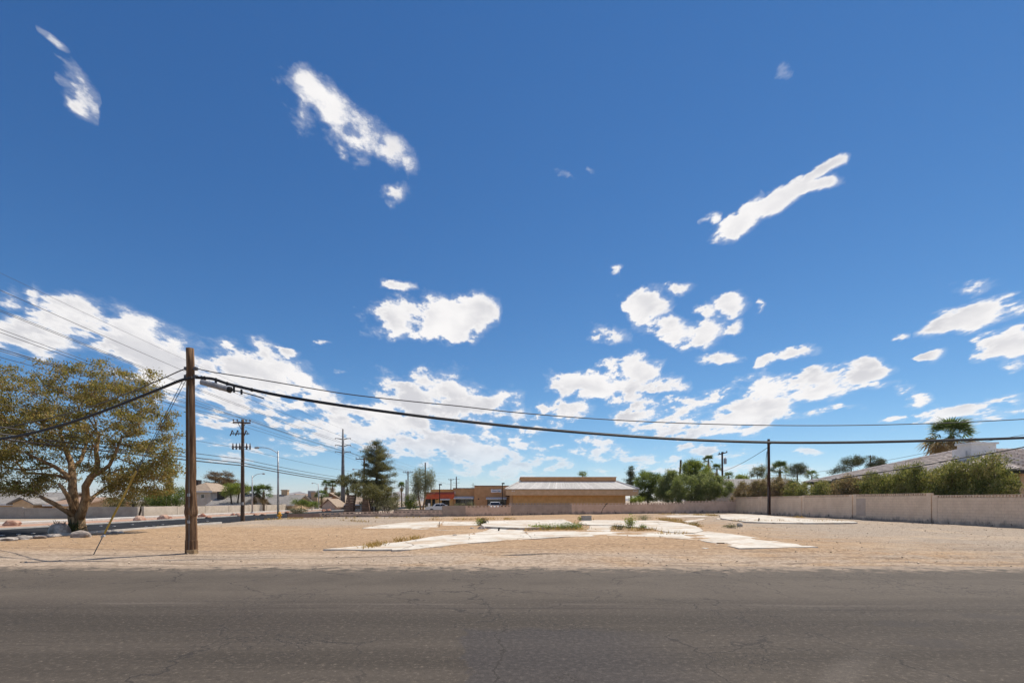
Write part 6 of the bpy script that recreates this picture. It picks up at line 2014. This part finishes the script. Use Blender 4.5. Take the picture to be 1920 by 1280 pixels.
for i, (px, py, w, h, lab) in enumerate([
        (152, 1007.5, 0.85, 0.30, 'pale flat-topped rock lying in front of the big tree trunk'), (110, 1003, 0.95, 0.55, 'tall grey rock standing beside the yucca'), (99, 1006.5, 0.8, 0.16, 'thin pale slab of rock lying below the tall grey rock'),
        (44, 1011, 0.62, 0.2, 'grey rock in the tree shade near the kerb'), (76, 1009, 0.5, 0.16, 'small grey rock in the tree shade'), (18, 1013, 0.6, 0.18, 'low dark rock in the tree shade at the picture edge'),
        (126, 1000.5, 0.5, 0.3, 'small grey stone between the yucca and the trunk'), (201, 1001.2, 0.45, 0.12, 'flat stone at the kerb right of the trunk'), (214, 1000.3, 0.42, 0.14, 'second flat stone at the kerb right of the trunk'), (226, 999.8, 0.3, 0.12, 'smallest flat stone at the kerb right of the trunk')]):
    rock(lab, px, py, w, h, M['rock_pale'], 'rock', 'rocks round the big tree', seed=40 + i, name='rock')
for i, (px, py, w, h, lab) in enumerate([
        (853, 1005.6, 0.28, 0.10, 'small brown clod lying on the pale drive'), (903, 992.3, 0.6, 0.22, 'white lump of broken concrete in the narrow bed'), (886, 991.8, 0.35, 0.12, 'small stone in the narrow bed beside the white lump'),
        (1387, 987.5, 0.4, 0.25, 'dark stone in the bare dirt left of the far slab'), (1345, 1024.2, 0.25, 0.08, 'small stone near the drive mouth')]):
    rock(lab, px, py, w, h, M['rock_pale'] if i in (1, 2) else M['stone'], 'rock', 'stones in the lot', seed=70 + i, name='rock')


# tapered brown entrance pylons
def pylon(label, b0, b1, t0, t1, yt, d):
    x0, x1, x2, x3 = hx(b0, d), hx(b1, d), hx(t0, d), hx(t1, d)
    z = hz(yt, d)
    t = thing('entrance_pylon', label, 'pylon', ((x0 + x1) / 2, d, 0), 'tapered brown pylons')
    n = 9
    for i in range(n):
        fa, fb = i / n, (i + 1) / n - 0.008
        L = lambda a, b, f: a + (b - a) * f
        za, zb = -0.2 + (z + 0.2) * fa, -0.2 + (z + 0.2) * fb
        P = [(L(x0, x2, fa), d, za), (L(x1, x3, fa), d, za), (L(x1, x3, fa), d + 0.9, za), (L(x0, x2, fa), d + 0.9, za), (L(x0, x2, fb), d, zb), (L(x1, x3, fb), d, zb), (L(x1, x3, fb), d + 0.9, zb), (L(x0, x2, fb), d + 0.9, zb)]
        MB().add(P, [(3, 2, 1, 0), (4, 5, 6, 7), (0, 1, 5, 4), (1, 2, 6, 5), (2, 3, 7, 6), (3, 0, 4, 7)]).build('block_course', M['pylon'], t)


pylon('taller brown pylon slanting up on its street side', 642, 662, 651, 660.5, 927, 57)
pylon('shorter brown pylon slanting up towards the pine', 676, 695, 680, 689.5, 935, 57)


def car(name, label, cat, x, y, rot, L=4.5, W=1.8, Hc=1.42):
    """saloon car: body shell, glasshouse, panes, wheels, lamps; length along local X"""
    t = thing(name, label, cat, (x, y, 0))
    prof = [(-L / 2, 0.35), (-L / 2, 0.75), (-L / 2 + 0.15, 0.86), (-L * 0.22, 0.92), (L * 0.2, 0.93), (L / 2 - 0.35, 0.78), (L / 2, 0.62), (L / 2, 0.35), (L * 0.36, 0.26), (-L * 0.36, 0.26)]
    n = len(prof)

    def extr(pr, w0, w1=None):
        w1 = w1 or w0
        m = len(pr)
        mb = MB()
        mb.add([(p, -w0 / 2, q) for p, q in pr] + [(p, w0 / 2, q) for p, q in pr], [tuple(range(m)), tuple(range(2 * m - 1, m - 1, -1))] + [((i + 1) % m, i, m + i, m + (i + 1) % m) for i in range(m)])
        return mb
    def put(mb, nm, mat, par=t):
        me = raw_mesh(nm, mb.v, mb.f)
        return link(nm, me, mat, par)
    body = put(extr(prof, W), 'body', M['car_white'])
    roofp = [(-L * 0.27, 0.90), (-L * 0.19, Hc - 0.04), (-L * 0.1, Hc), (L * 0.04, Hc), (L * 0.09, Hc - 0.04), (L * 0.22, 0.90)]
    m = len(roofp)
    cab = MB().add([(p, -(W / 2 - 0.05 - 0.28 * (q - 0.9)), q) for p, q in roofp] + [(p, (W / 2 - 0.05 - 0.28 * (q - 0.9)), q) for p, q in roofp], [tuple(range(m)), tuple(range(2 * m - 1, m - 1, -1))] + [((i + 1) % m, i, m + i, m + (i + 1) % m) for i in range(m)])
    put(cab, 'cabin', M['car_white'])
    for s in (-1, 1):
        for (a, b) in ((-L * 0.17, -L * 0.035), (-L * 0.02, L * 0.115)):
            def P(p, q):
                return (p, s * (W / 2 - 0.045 - 0.28 * (q - 0.9)), q)
            put(MB().add([P(a - 0.1, 0.95), P(b + 0.06, 0.95), P(b - 0.03, Hc - 0.1), P(a + 0.06, Hc - 0.1)], [(0, 1, 2, 3)]), 'side_window', M['glass'])
        for xx in (-L * 0.3, L * 0.31):
            wm = MB().tube([(xx, s * (W / 2 - 0.2), 0.32), (xx, s * (W / 2 + 0.02), 0.32)], 0.32, 16)
            wo = put(wm, 'wheel', M['tyre'])
            put(MB().tube([(xx, s * (W / 2 + 0.005), 0.32), (xx, s * (W / 2 + 0.03), 0.32)], 0.2, 12), 'rim', M['chrome'], wo)
        put(MB().box(L / 2 - 0.12, L / 2 + 0.01, s * (W / 2 - 0.42) - 0.18, s * (W / 2 - 0.42) + 0.18, 0.58, 0.7), 'headlight', M['lens'])
        put(MB().box(L * 0.17, L * 0.2, s * (W / 2 + 0.1) - 0.09, s * (W / 2 + 0.1) + 0.09, 0.95, 1.08), 'door_mirror', M['car_white'])
    w = W / 2 - 0.12
    put(MB().add([(L * 0.215, -w, 0.93), (L * 0.215, w, 0.93), (L * 0.10, w - 0.1, Hc - 0.07), (L * 0.10, -w + 0.1, Hc - 0.07)], [(0, 1, 2, 3)]), 'windscreen', M['glass'])
    put(MB().add([(-L * 0.27, -w, 0.94), (-L * 0.27, w, 0.94), (-L * 0.198, w - 0.1, Hc - 0.07), (-L * 0.198, -w + 0.1, Hc - 0.07)], [(3, 2, 1, 0)]), 'rear_window', M['glass'])
    t.rotation_euler = (0, 0, rot)
    return t


car('parked_car', 'white parked car showing its windscreen over the wall before the tall shop unit', 'car', hx(928.5, 80), 80, R(-90), Hc=1.46)
car('parked_car', 'white car parked side-on behind the low wall by the red shop', 'car', hx(827, 66), 66, R(8), L=4.0, Hc=1.30)

# parking-lot lamps
for px, yt, d, lab in ((824.3, 907, 80, 'thin dark lot lamp with a box head in front of the red shop'), (942, 905, 80, 'thin dark lot lamp with a box head beside the bone-shaped sign')):
    x, z = hx(px, d), hz(yt, d)
    t = thing('lot_lamp', lab, 'lamp post', (x, d, 0), 'parking lot lamps')
    MB().lathe((x, d, 0), [(0.25, -0.1), (0.25, 0.5), (0.2, 0.52)], 8).build('footing', M['kerb'], t)
    MB().box(x - 0.06, x + 0.06, d - 0.06, d + 0.06, 0.5, z - 0.15).build('post', M['dark'], t)
    MB().box(x - 0.10, x + 0.34, d - 0.2, d + 0.2, z - 0.18, z + 0.02).build('lamp_head', M['dark'], t)
for px, py, w, lab in ((861, 944, 9, 'rounded bush under the wide middle shop window, left one'), (881, 943.5, 7, 'rounded bush under the wide middle shop window, right one'), (806, 951, 7, 'pale low bush in front of the red shop door')):
    simple_tree(lab, px, 956, 72, [blob_px(px, py + 1.5, w, 4, 72), blob_px(px + 2, py + 6, w, 6, 72)], 26, 0.35, 55, (0.12, 0.05), M['lf_sage'], name='shrub', r=0.03, n_stem=2)

# notice board by the shop door
b_ = MB().box(hx(802.5, 86), hx(806.5, 86), 86, 86.06, 0.0, hz(943, 86))
one('notice_board', b_, M['sign_white'], 'small pale board standing before the red shop door', 'sign board', origin=(hx(804, 86), 86, 0))

# concrete block, stub pipes, stakes, fallen board in the lot
c = G(1099.5, 975, 0.10)
cb = thing('concrete_block', 'grey hollow concrete block standing on the slab edge', 'block', c)
MB().obox(c + Vector((0, 0, 0.19)), (1, 0.12, 0), (-0.12, 1, 0), (0, 0, 1), 0.36, 0.2, 0.19).build('block_body', M['far_wall_grey'], cb)
for s in (-0.17, 0.17):
    MB().obox(c + Vector((s, 0.02, 0.372)), (1, 0.12, 0), (-0.12, 1, 0), (0, 0, 1), 0.11, 0.12, 0.012).build('cell_shade', M['crack'], cb)  # near-black plates on the solid top stand in for shade inside the hollows
for px, py, h, lab in ((1422, 979.5, 0.32, 'short pipe stub at the edge of the far slab'), (822.5, 989, 0.35, 'thin leaning stake at the corner of the left slab'), (934, 996.5, 0.2, 'little pipe stub standing on the pale drive')):
    q = G(px, py)
    mb = MB().tube([q - Vector((0, 0, 0.1)), q + Vector((0.05, 0, h))], 0.045 if h < 0.34 else 0.02, 8)
    mb.tube([q + Vector((0.05, 0, h - 0.02)), q + Vector((0.053, 0, h + 0.02))], 0.06 if h < 0.34 else 0.022, 8)
    one('pipe_stub' if h < 0.34 else 'stake', mb, M['dark'], lab, 'pipe' if h < 0.34 else 'stake', origin=q)
q = G(1351, 1019.4, 0.06)
one('fallen_board', MB().obox(q + Vector((0, 0, 0.03)), (1, -0.05, 0), (0.05, 1, 0), (0, 0.05, 1), 0.13, 0.04, 0.02), M['wood_grey'], 'short dark scrap of board lying on the drive mouth', 'board', origin=q)

# road studs on the side street
for i, (px, py) in enumerate([(5, 1003), (35, 1001), (62, 999.5), (189, 985.5), (214, 986), (248, 983), (274, 986.5), (288, 985.5), (305, 983), (369, 977.5), (389, 976.5), (96, 989)]):
    q = G(px, py, 0.004)
    one('road_stud', MB().prism([(q.x - 0.06, q.y - 0.06), (q.x + 0.06, q.y - 0.06), (q.x + 0.06, q.y + 0.06), (q.x - 0.06, q.y + 0.06)], 0.001, 0.022), M['white_trim'], 'small white road stud on the dark side street, %s by closeness to the picture edge' % ('first second third fifth sixth seventh eighth ninth tenth eleventh last fourth'.split()[i]), 'road stud', 'white road studs', origin=q)


# ---- weeds and dry grass
def tuft(label, px, py, w, h, mat, n, z=0.0, lean=0.5, group='weeds in the lot', name='weed'):
    c = G(px, py, z)
    t = thing(name, label, 'weed', c, group)
    V, Fq = [], []
    for i in range(n):
        a = random.uniform(0, 6.28)
        r = w / 2 * math.sqrt(random.random())
        b0 = np.array([math.cos(a) * r * 0.7, math.sin(a) * r * 0.5, -0.02])
        dv = np.array([math.cos(a) * lean * random.random() + random.gauss(0, 0.25), math.sin(a) * lean * random.random() + random.gauss(0, 0.25), 1.0])
        l = h * random.uniform(0.4, 1.1)
        s = np.array([math.cos(a + 1.57), math.sin(a + 1.57), 0]) * 0.018
        V += [b0 - s, b0 + s, b0 + dv * l * 0.6 + s * 1.3, b0 + dv * l, b0 + dv * l * 0.6 - s * 1.3]
        Fq.append([5 * i + j for j in range(5)])
    link('blades', fast_mesh('blades', np.array(V), np.array(Fq)), mat, t)
    return t


def bushlet(label, px, py, w, h, mat, n, group='weeds in the lot', z=0.0, leaf=(0.09, 0.035)):
    c = G(px, py, z)
    t = thing('weed', label, 'weed', c, group)
    mb = MB()
    for i in range(7):
        a = random.uniform(0, 6.28)
        mb.tube([(c.x, c.y, -0.05), (c.x + math.cos(a) * w * 0.3, c.y + math.sin(a) * w * 0.25, h * random.uniform(0.5, 0.9))], [0.012, 0.005], 4)
    mb.build('stems', M['bark_dark'], t)
    P = np.array([(random.gauss(0, w * 0.24), random.gauss(0, w * 0.2), abs(random.gauss(h * 0.5, h * 0.26))) for _ in range(n)])
    link('leaves', leaves_mesh('leaves', P, leaf[0], leaf[1], 0.8), mat, t)
    return t


bushlet('yellowish weed at the end of the narrow bed', 898.5, 985.6, 0.55, 0.5, M['lf_bright'], 260)
bushlet('dark green spiky weed beside the yellowish one at the slab edge', 907, 985.2, 0.55, 0.48, M['lf_yucca'], 320, leaf=(0.16, 0.03))
bushlet('green weed at the left end of the long planting bed', 1005, 993, 0.95, 0.30, M['lf_bright'], 380)
bushlet('broad green weed left of the middle of the long planting bed', 1024, 993.2, 0.9, 0.32, M['lf_bright'], 420)
bushlet('tall green weed in the middle of the long planting bed', 1052, 993, 1.2, 0.36, M['lf_bright'], 420)
bushlet('broad dark green weed at the right end of the long planting bed', 1076, 993, 1.4, 0.42, M['lf_green'], 620)
bushlet('bright bushy weed in the middle of the oval bed', 1181, 990.8, 0.72, 0.72, M['lf_bright'], 640)
bushlet('small weed at the right of the oval bed', 1206, 991.6, 0.45, 0.26, M['lf_green'], 220)
bushlet('grey-green weed at the far edge of the right slab', 1207, 976.5, 1.1, 0.5, M['lf_grey'], 520)
bushlet('small green and yellow weed beside the concrete block', 1088, 976.5, 0.5, 0.42, M['lf_bright'], 220)
bushlet('dry green tuft in the bare dirt below the far slab', 1369, 990, 0.9, 0.25, M['lf_sage'], 300)
bushlet('sprawling low weed on the dirt below the oval bed end', 1300, 984.5, 0.9, 0.22, M['lf_sage'], 260)
bushlet('brown scrubby weed in the left of the oval bed', 1160, 993, 0.9, 0.3, M['lf_pine'], 300)


def dry_grass():
    strips = [((795, 975.2), (965, 973.6), 260), ((848, 974.2), (960, 972.8), 380), ((1232, 975.2), (1280, 981.0), 520), ((1236, 973.0), (1276, 976.4), 300), ((1300, 966.2), (1345, 967.2), 420), ((1230, 964.4), (1330, 963.8), 300),
              ((1290, 985.8), (1310, 987.6), 160), ((1478, 969.4), (1510, 970.6), 200), ((1375, 978.2), (1608, 980.0), 420), ((690, 1026.5), (712, 1024.8), 260), ((735, 1016.4), (800, 1008.8), 260), ((370, 983), (395, 981), 160),
              ((480, 976.5), (560, 972.6), 420), ((560, 973.0), (830, 970.4), 420), ((300, 988), (350, 985), 140), ((1150, 994.5), (1250, 995.8), 360), ((980, 994.6), (1098, 994.0), 240), ((1230, 1003.2), (1330, 1002.4), 60), ((640, 977), (700, 979), 120), ((1090, 975.6), (1110, 975.8), 80), ((1500, 978), (1600, 977.2), 160)]
    V, Fq = [], []
    for (a, b, n) in strips:
        p, q = G(*a), G(*b)
        for i in range(n):
            c = p.lerp(q, random.random())
            if vnoise(np.array([c.x * 3]), np.array([c.y * 3]), 1.7, 91)[0] < -0.1:
                continue
            c = c + Vector((random.gauss(0, 0.12), random.gauss(0, 0.45 if n > 250 else 0.25), 0))
            l = random.uniform(0.06, 0.26)
            a_ = random.uniform(0, 6.28)
            s = Vector((math.cos(a_), math.sin(a_), 0)) * 0.022
            dv = Vector((random.gauss(0, 0.5), random.gauss(0, 0.5), 1.0)) * l
            k0 = len(V)
            c.z = 0.0
            V += [c - s, c + s, c + dv * 0.6 + s * 0.7, c + dv]
            Fq.append([k0, k0 + 1, k0 + 2, k0 + 3])
    V = np.array([tuple(v) for v in V])
    roots = V.reshape(-1, 4, 3)[:, :2].mean(1)
    V[:, 2] += np.repeat(dirt_z(roots[:, 0], roots[:, 1]), 4) - 0.02
    o = link('dry_grass', fast_mesh('dry_grass', V, np.array(Fq)), M['lf_straw'])
    tag(o, 'straw-yellow dry grass along the slab edges and walls', 'grass', kind='stuff')


dry_grass()

# ================================================================== the desert air
def build_haze():
    m = bpy.data.materials.new('haze')
    m.use_nodes = True
    t = m.node_tree
    t.nodes.clear()
    k = NT(t)
    out = k.n('ShaderNodeOutputMaterial')
    v = k.n('ShaderNodeVolumePrincipled', ins={'Color': (0.86, 0.92, 1.0), 'Density': 0.00009, 'Anisotropy': 0.2})
    t.links.new(v.outputs[0], out.inputs['Volume'])
    o = MB().box(-6500, 6500, -450, 6300, -7.5, 125).build('haze', m)
    tag(o, 'thin bluish haze over the far distance', 'haze', kind='stuff')


build_haze()
